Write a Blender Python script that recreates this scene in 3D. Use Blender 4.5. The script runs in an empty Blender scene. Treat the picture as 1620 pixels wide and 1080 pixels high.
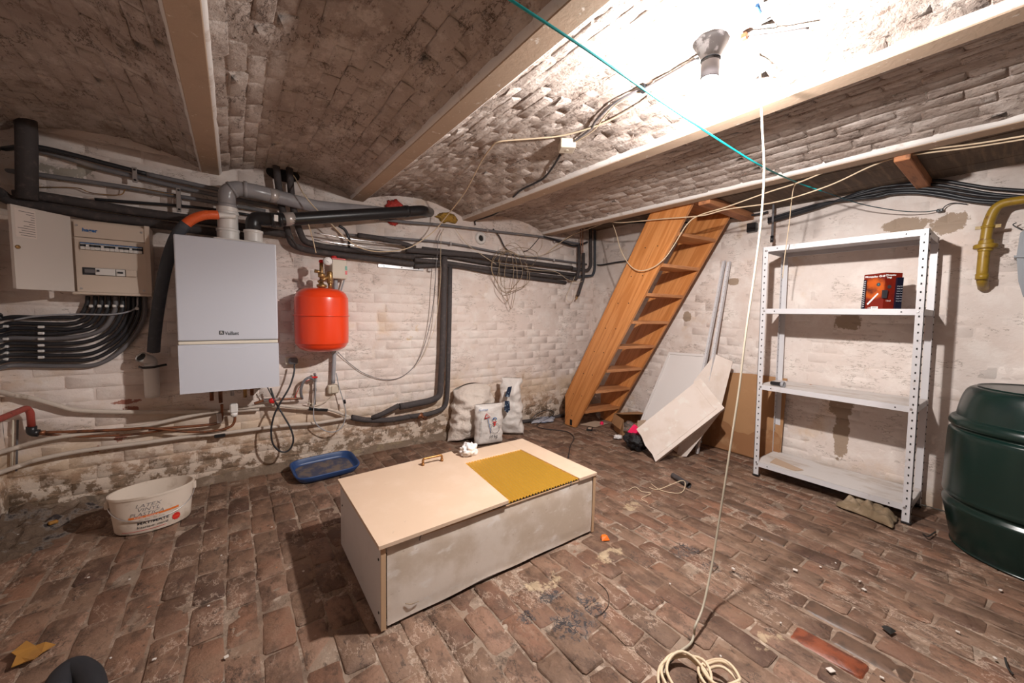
import bpy, bmesh, math, random
from math import sin, cos, tan, pi, radians, atan2, sqrt, hypot
from mathutils import Vector as V, Matrix as M4, noise as NZ
random.seed(7)
S = bpy.context.scene
COL = S.collection

# ------------------------------------------------------------------ camera, light, exposure
F, YAW, PIT, ROL, CH = 600.0, radians(36.292), radians(-4.157), radians(1.198), 1.2
fwd = V((sin(YAW)*cos(PIT), cos(YAW)*cos(PIT), sin(PIT)))
rt = fwd.cross(V((0, 0, 1))).normalized(); up = rt.cross(fwd)
rt, up = cos(ROL)*rt + sin(ROL)*up, -sin(ROL)*rt + cos(ROL)*up
CAM = V((0, 0, CH))
cd = bpy.data.cameras.new('camera'); cam = bpy.data.objects.new('camera', cd); COL.objects.link(cam)
cd.sensor_width = 36; cd.lens = F/1620*36; cd.clip_start = .05
m = M4((rt, up, -fwd)).transposed().to_4x4(); m.translation = CAM; cam.matrix_world = m
S.camera = cam
S.view_settings.view_transform = 'Standard'; S.view_settings.look = 'None'
S.view_settings.exposure = 0.0; S.view_settings.gamma = 1; S.view_settings.use_curve_mapping = False
w = bpy.data.worlds.new('world'); S.world = w; w.use_nodes = True
w.node_tree.nodes['Background'].inputs[0].default_value = (1, .86, .74, 1)
w.node_tree.nodes['Background'].inputs[1].default_value = .06      # faint even fill, added; enters where the room is left open behind the camera
BULB = V((1.412, .748, 2.004))
def lamp(name, loc, watt, col, rad):
    l = bpy.data.lights.new(name, 'POINT'); l.energy = watt; l.color = col; l.shadow_soft_size = rad
    o = bpy.data.objects.new(name, l); o.location = loc; COL.objects.link(o); return o
LCOL = (1, .955, .925)
lamp('bulb_light', BULB - V((0, 0, .012)), 85, LCOL, .026)
# the bulb sits in an opaque collar, so most of its light goes down and out
l = bpy.data.lights.new('bulb_downlight', 'SPOT'); l.energy = 132; l.color = LCOL; l.shadow_soft_size = .028
l.spot_size = radians(178); l.spot_blend = .36
o = bpy.data.objects.new('bulb_downlight', l); o.location = BULB - V((0, 0, .012)); COL.objects.link(o)
o.rotation_euler = V((.20, .06, -1)).to_track_quat('-Z', 'Y').to_euler()      # spot axis tipped right on purpose, to dim the upper left wall

# ------------------------------------------------------------------ picking world points
def ray(x, y): return fwd + rt*((x-810)/F) - up*((y-540)/F)
def FL(x, y, z=0.0): d = ray(x, y); return CAM + d*((z-CH)/d.z)
def PY(x, y, Y): d = ray(x, y); return CAM + d*(Y/d.y)
def PX(x, y, X): d = ray(x, y); return CAM + d*(X/d.x)
YB, XR, XL, YF = 3.27, 3.65, -1.03, -1.3
def W(x, y, off=.02): return PY(x, y, YB-off)
def RW(x, y, off=.02): return PX(x, y, XR-off)
def LW(x, y, off=.02): return PX(x, y, XL+off)
def proj(p):
    v = V(p)-CAM; d = v.dot(fwd)
    if d < .05: return None
    return 810+F*v.dot(rt)/d, 540-F*v.dot(up)/d, d

# ------------------------------------------------------------------ materials
def sock(nt, v, inp):
    if isinstance(v, bpy.types.NodeSocket): nt.links.new(v, inp)
    else: inp.default_value = v if not (isinstance(v, tuple) and len(v) == 3 and len(inp.default_value) == 4) else (*v, 1)
def math_(nt, op, a, b=0.0, clamp=False):
    n = nt.nodes.new('ShaderNodeMath'); n.operation = op; n.use_clamp = clamp
    sock(nt, a, n.inputs[0]); sock(nt, b, n.inputs[1]); return n.outputs[0]
def vmath(nt, op, a, b):
    n = nt.nodes.new('ShaderNodeVectorMath'); n.operation = op
    sock(nt, a, n.inputs[0]); sock(nt, b, n.inputs[1]); return n
def noise_(nt, vec, s, d=6, r=.6, o=0.0, dist=0.0):
    n = nt.nodes.new('ShaderNodeTexNoise')
    sc = s if isinstance(s, tuple) else (s, s, s)
    m = nt.nodes.new('ShaderNodeMapping'); m.inputs['Scale'].default_value = sc; m.inputs['Location'].default_value = (o, o*1.7, -o)
    nt.links.new(vec, m.inputs['Vector']); nt.links.new(m.outputs[0], n.inputs['Vector'])
    n.inputs['Scale'].default_value = 1; n.inputs['Detail'].default_value = d; n.inputs['Roughness'].default_value = r
    n.inputs['Distortion'].default_value = dist
    return n.outputs['Fac']
def smooth(nt, v, lo, hi):
    n = nt.nodes.new('ShaderNodeMapRange'); n.interpolation_type = 'SMOOTHSTEP'
    sock(nt, v, n.inputs['Value']); n.inputs['From Min'].default_value = lo; n.inputs['From Max'].default_value = hi
    return n.outputs['Result']
def surf(name, base, layers=(), rough=.6, metal=0.0, bump=(), coord='obj', emit=None, es=0, trans=0, alpha=1, var=0, ior=None, coat=0):
    m = bpy.data.materials.new(name); m.use_nodes = True; nt = m.node_tree
    p = nt.nodes['Principled BSDF']
    if coord == 'pos': vec = nt.nodes.new('ShaderNodeNewGeometry').outputs['Position']
    else: vec = nt.nodes.new('ShaderNodeTexCoord').outputs['Object']
    col = (*base, 1); rg = rough
    if var:
        oi = nt.nodes.new('ShaderNodeObjectInfo'); hs = nt.nodes.new('ShaderNodeHueSaturation')
        hs.inputs['Color'].default_value = col
        nt.links.new(math_(nt, 'ADD', math_(nt, 'MULTIPLY', oi.outputs['Random'], 2*var), 1-var), hs.inputs['Value'])
        col = hs.outputs[0]
    sx = None
    for L in layers:
        vv = vec
        if 'rx' in L:
            mp = nt.nodes.new('ShaderNodeMapping'); mp.inputs['Rotation'].default_value = (L['rx'], 0, 0); nt.links.new(vec, mp.inputs['Vector']); vv = mp.outputs[0]
        f = noise_(nt, vv, L.get('s', 5), L.get('d', 8), L.get('r', .62), L.get('o', 0), L.get('dist', 0))
        if 'zg' in L:
            if sx is None:
                sx = nt.nodes.new('ShaderNodeSeparateXYZ'); nt.links.new(vec, sx.inputs[0])
            zc, k, cl = L['zg']
            t = math_(nt, 'MULTIPLY', math_(nt, 'SUBTRACT', zc, sx.outputs[2]), k)
            t = math_(nt, 'MINIMUM', math_(nt, 'MAXIMUM', t, -cl), cl)
            f = math_(nt, 'ADD', f, t)
        if 'b' in L:
            bs = None
            for c, rr in L['b']:
                q = vmath(nt, 'DIVIDE', vmath(nt, 'SUBTRACT', vec, tuple(c)).outputs[0], tuple(rr))
                ln = vmath(nt, 'LENGTH', q.outputs[0], (0, 0, 0)).outputs['Value']
                bb = math_(nt, 'SUBTRACT', 1.0, ln)
                bs = bb if bs is None else math_(nt, 'MAXIMUM', bs, bb)
            bs = math_(nt, 'MINIMUM', math_(nt, 'MAXIMUM', bs, -1.0), L.get('bc', .4))
            f = math_(nt, 'ADD', f, math_(nt, 'MULTIPLY', bs, L.get('k', .5)))
        if 'crack' in L: f = math_(nt, 'SUBTRACT', 1.0, math_(nt, 'MULTIPLY', math_(nt, 'ABSOLUTE', math_(nt, 'SUBTRACT', f, .5)), L['crack']))
        g = smooth(nt, f, L['lo'], L['hi'])
        if 'm' in L: g = math_(nt, 'MULTIPLY', g, smooth(nt, noise_(nt, vec, L['m'][0], 4, .6, 31), L['m'][1], L['m'][1]+.08))
        if 'mb' in L:
            bs = None
            for c, rr in L['mb']:
                q = vmath(nt, 'DIVIDE', vmath(nt, 'SUBTRACT', vec, tuple(c)).outputs[0], tuple(rr))
                bb = math_(nt, 'SUBTRACT', 1.0, vmath(nt, 'LENGTH', q.outputs[0], (0, 0, 0)).outputs['Value'])
                bs = bb if bs is None else math_(nt, 'MAXIMUM', bs, bb)
            bs = math_(nt, 'ADD', bs, math_(nt, 'MULTIPLY', math_(nt, 'SUBTRACT', noise_(nt, vec, 24, 6, .6, 77), .5), 2.2))
            g = math_(nt, 'MULTIPLY', g, smooth(nt, bs, .15, .35))
        if L.get('amt', 1) != 1: g = math_(nt, 'MULTIPLY', g, L['amt'])
        mx = nt.nodes.new('ShaderNodeMix'); mx.data_type = 'RGBA'; mx.blend_type = L.get('mode', 'MIX')
        nt.links.new(g, mx.inputs[0]); sock(nt, col, mx.inputs[6]); sock(nt, (*L['c'], 1), mx.inputs[7]); col = mx.outputs[2]
    sock(nt, col, p.inputs['Base Color'])
    p.inputs['Roughness'].default_value = rg; p.inputs['Metallic'].default_value = metal
    if coat: p.inputs['Coat Weight'].default_value = coat; p.inputs['Coat Roughness'].default_value = .2
    if trans: p.inputs['Transmission Weight'].default_value = trans
    if ior: p.inputs['IOR'].default_value = ior
    if alpha < 1: p.inputs['Alpha'].default_value = alpha
    if emit: p.inputs['Emission Color'].default_value = (*emit, 1); p.inputs['Emission Strength'].default_value = es
    nrm = None
    for (s, st, dist, d) in bump:
        b = nt.nodes.new('ShaderNodeBump'); b.inputs['Strength'].default_value = st; b.inputs['Distance'].default_value = dist
        nt.links.new(noise_(nt, vec, s, d, .65, 3.3), b.inputs['Height'])
        if nrm is not None: nt.links.new(nrm, b.inputs['Normal'])
        nrm = b.outputs[0]
    if nrm is not None: nt.links.new(nrm, p.inputs['Normal'])
    return m

WB = (.76, .655, .60)
right_patches = [(RW(1432, 355), (.2, .13, .055)), (RW(1500, 352), (.2, .1, .075)), (RW(1340, 508), (.3, .085, .085)),
                 (RW(1330, 640), (.3, .09, .11)), (RW(1330, 690), (.3, .055, .22)), (RW(1158, 445), (.2, .06, .04)), (RW(1085, 500), (.2, .05, .06)), (RW(1375, 455), (.2, .04, .03))]
M = {}
def wallmat(name, base, chip_lo, grime, patches=None):
    L = [dict(c=(.60, .47, .40), s=2.6, lo=.42, hi=.7, amt=.45),
         dict(c=(.84, .78, .73), s=6, lo=.46, hi=.66, amt=.5, o=4),
         dict(c=(.42, .30, .21), s=(18, 18, 34), lo=chip_lo-.045, hi=chip_lo+.02, d=10, r=.72, o=2, amt=.6),
         dict(c=(.13, .085, .055), s=(30, 30, 75), lo=.63, hi=.67, d=9, r=.72, o=9, amt=.85, m=(2.4, .49)),
         dict(c=(.20, .14, .10), s=(7, 7, 26), crack=18, lo=.75, hi=.95, d=7, r=.65, o=23, amt=.75, m=(4, .52)),
         dict(c=(.60, .40, .22), s=2.2, lo=.58, hi=.72, o=12, amt=.5)]
    if grime: L += [dict(c=(.62, .46, .31), s=3, zg=(grime+.05, 1.1, .3), lo=.48, hi=.80, o=1, amt=.75),
                    dict(c=(.34, .20, .12), s=(7, 7, 12), zg=(grime-.12, 1.2, .26), lo=.50, hi=.82, o=6, amt=.8, d=12, r=.75),
                    dict(c=(.14, .095, .06), s=(13, 13, 26), zg=(grime-.24, 1.4, .2), lo=.55, hi=.74, d=12, r=.78, o=16, amt=.8),
                    dict(c=(.72, .60, .50), s=11, zg=(grime-.15, 1.4, .12), lo=.60, hi=.66, d=12, r=.75, o=26, amt=.8)]
    if grime > .3: L += [dict(c=(.25, .05, .02), s=16, b=[(W(200, 636), (.09, .3, .02)), (W(205, 648), (.05, .3, .03)), (W(192, 690), (.05, .3, .05)), (W(150, 712), (.06, .3, .03))], k=.5, lo=.66, hi=.71, d=9, r=.7, o=35, amt=.85),
                        dict(c=(.62, .40, .12), s=12, b=[(W(650, 535), (.05, .3, .03)), (W(662, 520), (.03, .3, .05))], k=.5, lo=.62, hi=.72, d=6, o=37, amt=.6),
                        dict(c=(.30, .26, .20), s=10, b=[(W(95, 272), (.16, .3, .045)), (W(135, 262), (.05, .3, .03))], k=.4, lo=.60, hi=.64, d=10, r=.7, o=39, amt=.8)]
    if patches: L += [dict(c=(.30, .21, .14), s=15, b=patches, k=.6, lo=.57, hi=.61, d=10, r=.7, o=5, amt=.9)]
    return surf(name, base, L, rough=.75, coord='pos', bump=((11, .30, .015, 8), (60, .45, .004, 8)))
M['wall'] = wallmat('painted_brick_wall', WB, .69, .52)
M['wallr'] = wallmat('painted_brick_wall_right', (.73, .64, .59), .72, .10, right_patches)
yel = [(W(650, 535), (.06, .3, .035)), (W(668, 525), (.04, .3, .05))]
M['walljoint'] = wallmat('painted_joint', (.73, .62, .565), .66, .52)
M['walljointr'] = wallmat('painted_joint_right', (.71, .62, .57), .69, .10, right_patches)
def vaultmat(name, base, lo):
    return surf(name, base, [dict(c=(.30, .22, .18), s=3, lo=.42, hi=.7, amt=.55),
        dict(c=(.17, .11, .08), s=(30, 14, 30), lo=lo, hi=lo+.03, d=12, r=.75, o=2, amt=.8),
        dict(c=(.09, .06, .045), s=(11, 4.2, 11), crack=16, lo=.78, hi=.93, d=9, r=.68, o=23, amt=.9, m=(4, .47)),
        dict(c=(.09, .06, .045), s=(60, 26, 60), lo=lo+.03, hi=lo+.05, d=9, r=.7, o=9, amt=.9),
        dict(c=(.28, .21, .17), s=9, lo=.55, hi=.60, o=21, d=11, r=.75, amt=.6),
        dict(c=(.72, .64, .59), s=(7, 4, 7), lo=.50, hi=.60, o=51, d=11, r=.75, amt=.6),
        dict(c=(.34, .14, .08), s=12, lo=.69, hi=.73, o=14, amt=.7)],
        rough=.8, coord='pos', bump=((12, .8, .03, 12), (45, .7, .012, 10)))
M['vault'] = vaultmat('whitewashed_vault_brick', (.50, .415, .365), .60)
M['vaultj'] = vaultmat('whitewashed_vault_joint', (.45, .37, .32), .57)
M['beam'] = surf('painted_beam_flange', (.44, .32, .23), [dict(c=(.38, .28, .2), s=9, lo=.5, hi=.7, amt=.6), dict(c=(.7, .62, .55), s=30, lo=.62, hi=.7)], rough=.7, coord='pos', bump=((60, .3, .003, 6),))
M['beamw'] = surf('painted_beam_edge', (.72, .68, .65), [dict(c=(.5, .42, .36), s=14, lo=.55, hi=.68, amt=.7)], rough=.7, coord='pos', bump=((40, .4, .004, 6),))
M['board'] = surf('old_ceiling_board', (.12, .085, .06), [dict(c=(.22, .15, .1), s=(3, 40, 3), lo=.45, hi=.7)], rough=.8, coord='pos', bump=((40, .3, .004, 6),))
char = [(FL(905, 985), (.11, .09, .3)), (FL(835, 975), (.05, .04, .3)), (FL(870, 945), (.07, .04, .3)), (FL(1085, 870), (.10, .06, .3)), (FL(1125, 895), (.06, .04, .3)), (FL(940, 960), (.05, .1, .3))]
lime = [(FL(860, 925), (.13, .06, .3)), (FL(1350, 985), (.05, .05, .3)), (FL(1215, 1010), (.1, .05, .3)), (FL(1000, 800), (.12, .05, .3)), (FL(1070, 720), (.1, .05, .3)), (FL(600, 780), (.1, .1, .3)), (FL(960, 880), (.15, .06, .3))]
def floorlayers(k=1.0):
    return [dict(c=(.225, .135, .088), s=3, lo=.40, hi=.62, amt=.8),
            dict(c=(.10, .055, .035), s=(8, 5, 8), lo=.47, hi=.60, o=8, amt=.75*k, d=10, r=.7),
            dict(c=(.31, .20, .14), s=(15, 8, 15), lo=.53, hi=.66, o=3, amt=.5, d=10, r=.7),
            dict(c=(.05, .03, .02), s=(26, 12, 26), lo=.55, hi=.63, d=12, r=.78, o=5, amt=.75),
            dict(c=(.03, .02, .015), s=(5, 3.4, 5), crack=26, lo=.75, hi=.95, d=9, r=.7, o=45, amt=.8, m=(4, .5)),
            dict(c=(.70, .57, .47), s=(22, 11, 22), lo=.625, hi=.66, d=12, r=.78, o=11, amt=.75, m=(2.5, .47)),
            dict(c=(.62, .48, .38), s=(6, 3, 6), crack=24, lo=.75, hi=.95, d=10, r=.72, o=61, amt=.6, m=(3, .48)),
            dict(c=(.58, .45, .29), s=13, b=lime, k=.35, lo=.60, hi=.68, d=12, r=.7, o=13, amt=.6),
            dict(c=(.022, .022, .028), s=(34, 30, 40), mb=char, crack=9, lo=.55, hi=.75, d=4, r=.6, o=19, dist=1.2, amt=.95),
            dict(c=(.14, .12, .11), s=30, mb=char, lo=.45, hi=.6, o=29, amt=.4),
            dict(c=(.55, .14, .035), s=9, lo=.70, hi=.73, o=31, amt=.75)]
for i, c in enumerate([(.235, .115, .07), (.175, .088, .055), (.27, .155, .105), (.20, .12, .08), (.10, .05, .033), (.31, .095, .05)]):
    M['paver%d' % i] = surf('floor_brick_%s' % 'abcdef'[i], c, floorlayers(), rough=.62, coord='pos', var=.15, bump=((14, .7, .02, 10), (70, .7, .006, 8)))
M['paverred'] = surf('wet_red_floor_brick', (.24, .065, .03), [dict(c=(.12, .035, .02), s=20, lo=.45, hi=.65)], rough=.35, coord='pos', bump=((50, .5, .006, 8),))
M['paverdark'] = surf('wet_dark_floor_brick', (.13, .075, .05), [dict(c=(.08, .05, .035), s=20, lo=.45, hi=.65)], rough=.45, coord='pos', bump=((50, .4, .005, 8),))
M['mortar'] = surf('floor_mortar', (.27, .20, .15), floorlayers(.7) + [dict(c=(.52, .42, .34), s=9, lo=.54, hi=.62, o=41, d=12, r=.75, amt=.6)], rough=.85, coord='pos', bump=((40, .6, .01, 8),))
M['plain'] = surf('plain_plaster', (.5, .42, .36), rough=.9)

# ------------------------------------------------------------------ mesh builders
def frame(d, ref=V((0, 0, 1))):
    d = d.normalized()
    if abs(d.dot(ref)) > .98: ref = V((1, 0, 0))
    a = ref.cross(d).normalized(); return a, d.cross(a)
def catmull(P, n=8, closed=False):
    P = [V(p) for p in P]; out = []
    if len(P) < 3: return P
    Q = [P[0]*2-P[1]] + P + [P[-1]*2-P[-2]]
    if closed: Q = [P[-1]] + P + [P[0], P[1]]
    for i in range(1, len(Q)-2):
        a, b, c, d = Q[i-1:i+3]
        for k in range(n):
            t = k/n
            out.append(.5*((2*b)+(c-a)*t+(2*a-5*b+4*c-d)*t*t+(3*b-a-3*c+d)*t**3))
    if not closed: out.append(P[-1])
    return out
def fillet(P, r, n=6):
    P = [V(p) for p in P]; out = [P[0]]
    for i in range(1, len(P)-1):
        a, b, c = P[i-1], P[i], P[i+1]
        u, v = (a-b), (c-b); q = min(r, u.length*.45, v.length*.45)
        s, e = b+u.normalized()*q, b+v.normalized()*q
        for k in range(n+1):
            t = k/n; out.append(s*(1-t)**2+b*2*t*(1-t)+e*t*t)
    out.append(P[-1]); return out
def wpos(o):
    p = V((0, 0, 0))
    while o: p += o.location; o = o.parent
    return p
class MB:
    def __init__(s): s.bm = bmesh.new(); s.mats = []; s.cur = 0
    def face(s, vs, sm=False):
        try: f = s.bm.faces.new(vs)
        except ValueError: return None
        f.smooth = sm; f.material_index = s.cur; return f
    def box(s, c, d, R=None, bev=0, seg=1):
        c = V(c); d = V(d)/2; R = R or M4.Identity(3)
        vs = [s.bm.verts.new(c+R@V((x*d.x, y*d.y, z*d.z))) for x in (-1, 1) for y in (-1, 1) for z in (-1, 1)]
        fs = [s.face([vs[i] for i in q]) for q in ((0, 1, 3, 2), (4, 6, 7, 5), (0, 4, 5, 1), (2, 3, 7, 6), (0, 2, 6, 4), (1, 5, 7, 3))]
        if bev:
            es = list({e for f in fs for e in f.edges})
            r = bmesh.ops.bevel(s.bm, geom=es, offset=bev, segments=seg, profile=.5, affect='EDGES')
            for f in r['faces']: f.material_index = s.cur
        return s
    def bb(s, lo, hi, **k): lo = V(lo); hi = V(hi); return s.box((lo+hi)/2, hi-lo, **k)
    def hexa(s, B, T):   # two quads of points
        b = [s.bm.verts.new(V(p)) for p in B]; t = [s.bm.verts.new(V(p)) for p in T]; n = len(b)
        s.face(b[::-1]); s.face(t)
        for i in range(n): s.face([b[i], b[(i+1) % n], t[(i+1) % n], t[i]])
        return s
    def prism(s, P, off): off = V(off); return s.hexa(P, [V(p)+off for p in P])
    def tube(s, P, r, seg=10, caps=True, rf=None, closed=False):
        P = [V(p) for p in P]; n = len(P); rings = []; a = None
        for i, p in enumerate(P):
            if closed: d = P[(i+1) % n]-P[i-1]
            else: d = (P[min(i+1, n-1)]-P[max(i-1, 0)])
            if d.length < 1e-9: d = V((0, 0, 1))
            d.normalize()
            if a is None: a, b = frame(d)
            else:
                a = (a-d*a.dot(d))
                if a.length < 1e-6: a, b = frame(d)
                a.normalize(); b = d.cross(a)
            rr = rf(i/(n-1)) if rf else (r[i] if isinstance(r, (list, tuple)) else r)
            rings.append([s.bm.verts.new(p+(a*cos(2*pi*k/seg)+b*sin(2*pi*k/seg))*rr) for k in range(seg)])
        for i in range(n if closed else n-1):
            A, B = rings[i], rings[(i+1) % n]
            for k in range(seg): s.face([A[k], A[(k+1) % seg], B[(k+1) % seg], B[k]], True)
        if caps and not closed: s.face(rings[0][::-1]); s.face(rings[-1])
        return s
    def cyl(s, a, b, r, seg=16, r2=None): return s.tube([a, b], [r, r if r2 is None else r2], seg)
    def lathe(s, c, prof, seg=32, axis=(0, 0, 1), sx=1, sy=1, rot=0, cap=True):
        c = V(c); d = V(axis).normalized(); a, b = frame(d, V((0, 1, 0)) if abs(d.z) > .9 else V((0, 0, 1)))
        if abs(d.z) > .9: a, b = V((1, 0, 0)), V((0, 1, 0))
        rings = []
        for r, h in prof:
            ring = []
            for k in range(seg):
                t = 2*pi*k/seg; x, y = cos(t)*r*sx, sin(t)*r*sy
                x, y = x*cos(rot)-y*sin(rot), x*sin(rot)+y*cos(rot)
                ring.append(s.bm.verts.new(c+a*x+b*y+d*h))
            rings.append(ring)
        for A, B in zip(rings, rings[1:]):
            for k in range(seg): s.face([A[k], A[(k+1) % seg], B[(k+1) % seg], B[k]], True)
        if cap: s.face(rings[0][::-1]); s.face(rings[-1])
        return s
    def grid(s, fn, nu, nv, sm=True, closeu=False):
        g = [[s.bm.verts.new(V(fn(i/nu, j/nv))) for j in range(nv+1)] for i in range(nu+(0 if closeu else 1))]
        for i in range(nu):
            A, B = g[i], g[(i+1) % len(g)]
            for j in range(nv): s.face([A[j], B[j], B[j+1], A[j+1]], sm)
        return g
    def o(s, name, mat, parent=None, label=None, cat=None, group=None, kind=None, sharp=None, rec=True):
        mats = mat if isinstance(mat, (list, tuple)) else [mat]
        if rec: bmesh.ops.recalc_face_normals(s.bm, faces=s.bm.faces)
        me = bpy.data.meshes.new(name)
        if parent is None and kind != 'structure' and s.bm.verts:
            xs = [v.co for v in s.bm.verts]
            org = V(((min(p.x for p in xs)+max(p.x for p in xs))/2, (min(p.y for p in xs)+max(p.y for p in xs))/2, min(p.z for p in xs)))
        else: org = V((0, 0, 0))
        off = wpos(parent) if parent else org
        for v in s.bm.verts: v.co -= off
        s.bm.to_mesh(me); s.bm.free()
        for q in mats: me.materials.append(M[q] if isinstance(q, str) else q)
        if sharp:
            try: me.set_sharp_from_angle(angle=radians(sharp))
            except Exception: pass
        ob = bpy.data.objects.new(name, me); COL.objects.link(ob)
        if parent: ob.parent = parent
        else: ob.location = org
        return tag(ob, label, cat, group, kind)
def tag(o, label=None, cat=None, group=None, kind=None):
    if label: o['label'] = label
    if cat: o['category'] = cat
    if group: o['group'] = group
    if kind: o['kind'] = kind
    return o
def T(name, loc, label, cat, group=None):
    o = bpy.data.objects.new(name, None); COL.objects.link(o); o.location = V(loc); o.empty_display_size = .05
    return tag(o, label, cat, group)
def struct(name):
    o = bpy.data.objects.new(name, None); COL.objects.link(o); o['kind'] = 'structure'; return o
def text(s, size, loc, xd, yd, mat, parent, name='lettering', ext=.0004, sx=1.0, shear=0, align='CENTER', bold=0):
    c = bpy.data.curves.new('t', 'FONT'); c.body = s; c.size = size; c.extrude = ext; c.align_x = align; c.shear = shear; c.offset = bold
    c.resolution_u = 2
    ob = bpy.data.objects.new('t', c); COL.objects.link(ob); bpy.context.view_layer.update()
    me = bpy.data.meshes.new_from_object(ob.evaluated_get(bpy.context.evaluated_depsgraph_get()))
    COL.objects.unlink(ob); bpy.data.objects.remove(ob)
    xd = V(xd).normalized(); yd = (V(yd)-xd*V(yd).dot(xd)).normalized(); zd = xd.cross(yd)
    mm = M4((xd*sx, yd, zd)).transposed(); off = wpos(parent) if parent else V((0, 0, 0))
    for v in me.vertices: v.co = mm@v.co+V(loc)-off
    me.name = name; me.materials.clear(); me.materials.append(M[mat])
    o = bpy.data.objects.new(name, me); COL.objects.link(o); o.parent = parent; return o

# ------------------------------------------------------------------ bricks
def brick_mesh(name, L, Wd, dep, inset, jit, mat, seed):
    rnd = random.Random(seed); bm = bmesh.new(); c = .10*Wd; tilt = rnd.uniform(-.03, .03)*inset/.006
    out = [(-L/2, -Wd/2+c), (-L/2+c, -Wd/2), (0, -Wd/2), (L/2-c, -Wd/2), (L/2, -Wd/2+c), (L/2, Wd/2-c), (L/2-c, Wd/2), (0, Wd/2), (-L/2+c, Wd/2), (-L/2, Wd/2-c)]
    J = lambda a: rnd.uniform(-a, a)
    o = [(x+J(jit), y+J(jit)) for x, y in out]
    b = [bm.verts.new((x, y, -dep)) for x, y in o]
    q = [bm.verts.new((x, y, -inset*.9+J(inset*.3))) for x, y in o]
    t = [bm.verts.new((x*(1-2*inset/L)+J(jit*.3), y*(1-2*inset/Wd)+J(jit*.3), J(inset*.15)+tilt*x)) for x, y in o]
    ce = bm.verts.new((J(.02), J(.005), J(inset*.3))); n = len(o)
    for i in range(n):
        k = (i+1) % n
        bm.faces.new([b[i], b[k], q[k], q[i]]); f = bm.faces.new([q[i], q[k], t[k], t[i]])
        f = bm.faces.new([t[i], t[k], ce]); f.smooth = True
    me = bpy.data.meshes.new(name); bm.to_mesh(me); bm.free(); me.materials.append(M[mat]); return me
def lay(parent, items, limit=300, name='brick'):
    """items: (matrix, mesh). The ones that show largest become parts, the rest one joined part."""
    sc = []
    for mt, me in items:
        p = proj(mt.translation)
        s = 0
        if p and -60 < p[0] < 1680 and -60 < p[1] < 1140:
            n = (mt.to_3x3()@V((0, 0, 1))).normalized(); d = (CAM-mt.translation)
            s = abs(n.dot(d.normalized()))/d.length_squared
        sc.append(s)
    order = sorted(range(len(items)), key=lambda i: -sc[i])
    rest = [i for i in order[limit:]] + [i for i in order[:limit] if sc[i] == 0]
    for i in order[:limit]:
        if sc[i] == 0: continue
        mt, me = items[i]; o = bpy.data.objects.new(name, me); o.matrix_world = mt; o.parent = parent; COL.objects.link(o)
    if rest:
        vs, fs, mi, mats, sm = [], [], [], [], []
        for i in rest:
            mt, me = items[i]; n0 = len(vs); vs += [tuple(mt@v.co) for v in me.vertices]
            if me.materials[0] not in mats: mats.append(me.materials[0])
            k = mats.index(me.materials[0])
            for p in me.polygons: fs.append([n0+q for q in p.vertices]); mi.append(k); sm.append(p.use_smooth)
        me = bpy.data.meshes.new('more_bricks'); me.from_pydata(vs, [], fs)
        for q in mats: me.materials.append(q)
        me.polygons.foreach_set('material_index', mi); me.polygons.foreach_set('use_smooth', sm)
        o = bpy.data.objects.new('more_bricks', me); o.parent = parent; COL.objects.link(o); o['kind'] = 'stuff'
def mtx(p, x, y, z, rz=0, tx=0, ty=0):
    m = M4((V(x).normalized(), V(y).normalized(), V(z).normalized())).transposed()
    m = m @ M4.Rotation(rz, 3, 'Z') @ M4.Rotation(tx, 3, 'X') @ M4.Rotation(ty, 3, 'Y')
    m = m.to_4x4(); m.translation = V(p); return m
U = random.uniform
def vz(x, c, h, rise): return rise*(1-((x-c)/h)**2)

# floor
floor = struct('floor')
def fh(x, y):
    return .010*NZ.noise(V((x*1.3, y*1.3, 1)))+.004*NZ.noise(V((x*5, y*5, 4)))-.004
b = MB()
b.grid(lambda u, v: ((lambda x, y: (x, y, fh(x, y)-.0035+.004*NZ.noise(V((x*22, y*22, 0)))))(XL+u*(XR-XL), YF+v*(YB-YF))), 150, 150)
b.o('mortar_bed', 'mortar', floor, rec=False)
pav = [brick_mesh('brick', .214, .101, .02, .0035, .005, 'paver%d' % (k % 6), k) for k in range(5)] + \
      [brick_mesh('brick', .214, .101, .02, .0035, .005, 'paver%d' % (k % 5), k+50) for k in range(13)]
pred = brick_mesh('brick', .212, .098, .02, .006, .004, 'paverred', 91); pdark = brick_mesh('brick', .212, .098, .02, .006, .004, 'paverdark', 92)
red_at, dark_at = FL(1318, 1037), [FL(1318, 972), FL(1375, 1030), FL(1190, 830), FL(1160, 800)]
items = []; x = XL+.055; lane = 0
while x < XR:
    y = YF + (.11 if lane % 2 else 0)+U(-.02, .02)
    while y < YB:
        p = V((x+U(-.002, .002), y+U(-.003, .003), 0)); p.z = fh(p.x, p.y)+U(-.0022, .0022)
        me = random.choice(pav)
        if abs(p.x-red_at.x) < .055 and abs(p.y-red_at.y) < .11: me = pred
        for q in dark_at:
            if abs(p.x-q.x) < .055 and abs(p.y-q.y) < .11: me = pdark
        items.append((mtx(p, (0, 1, 0), (-1, 0, 0), (0, 0, 1), U(-.02, .02), U(-.02, .02), U(-.012, .012)), me))
        y += .221+U(-.004, .004)
    x += .108; lane += 1
lay(floor, items)

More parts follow.
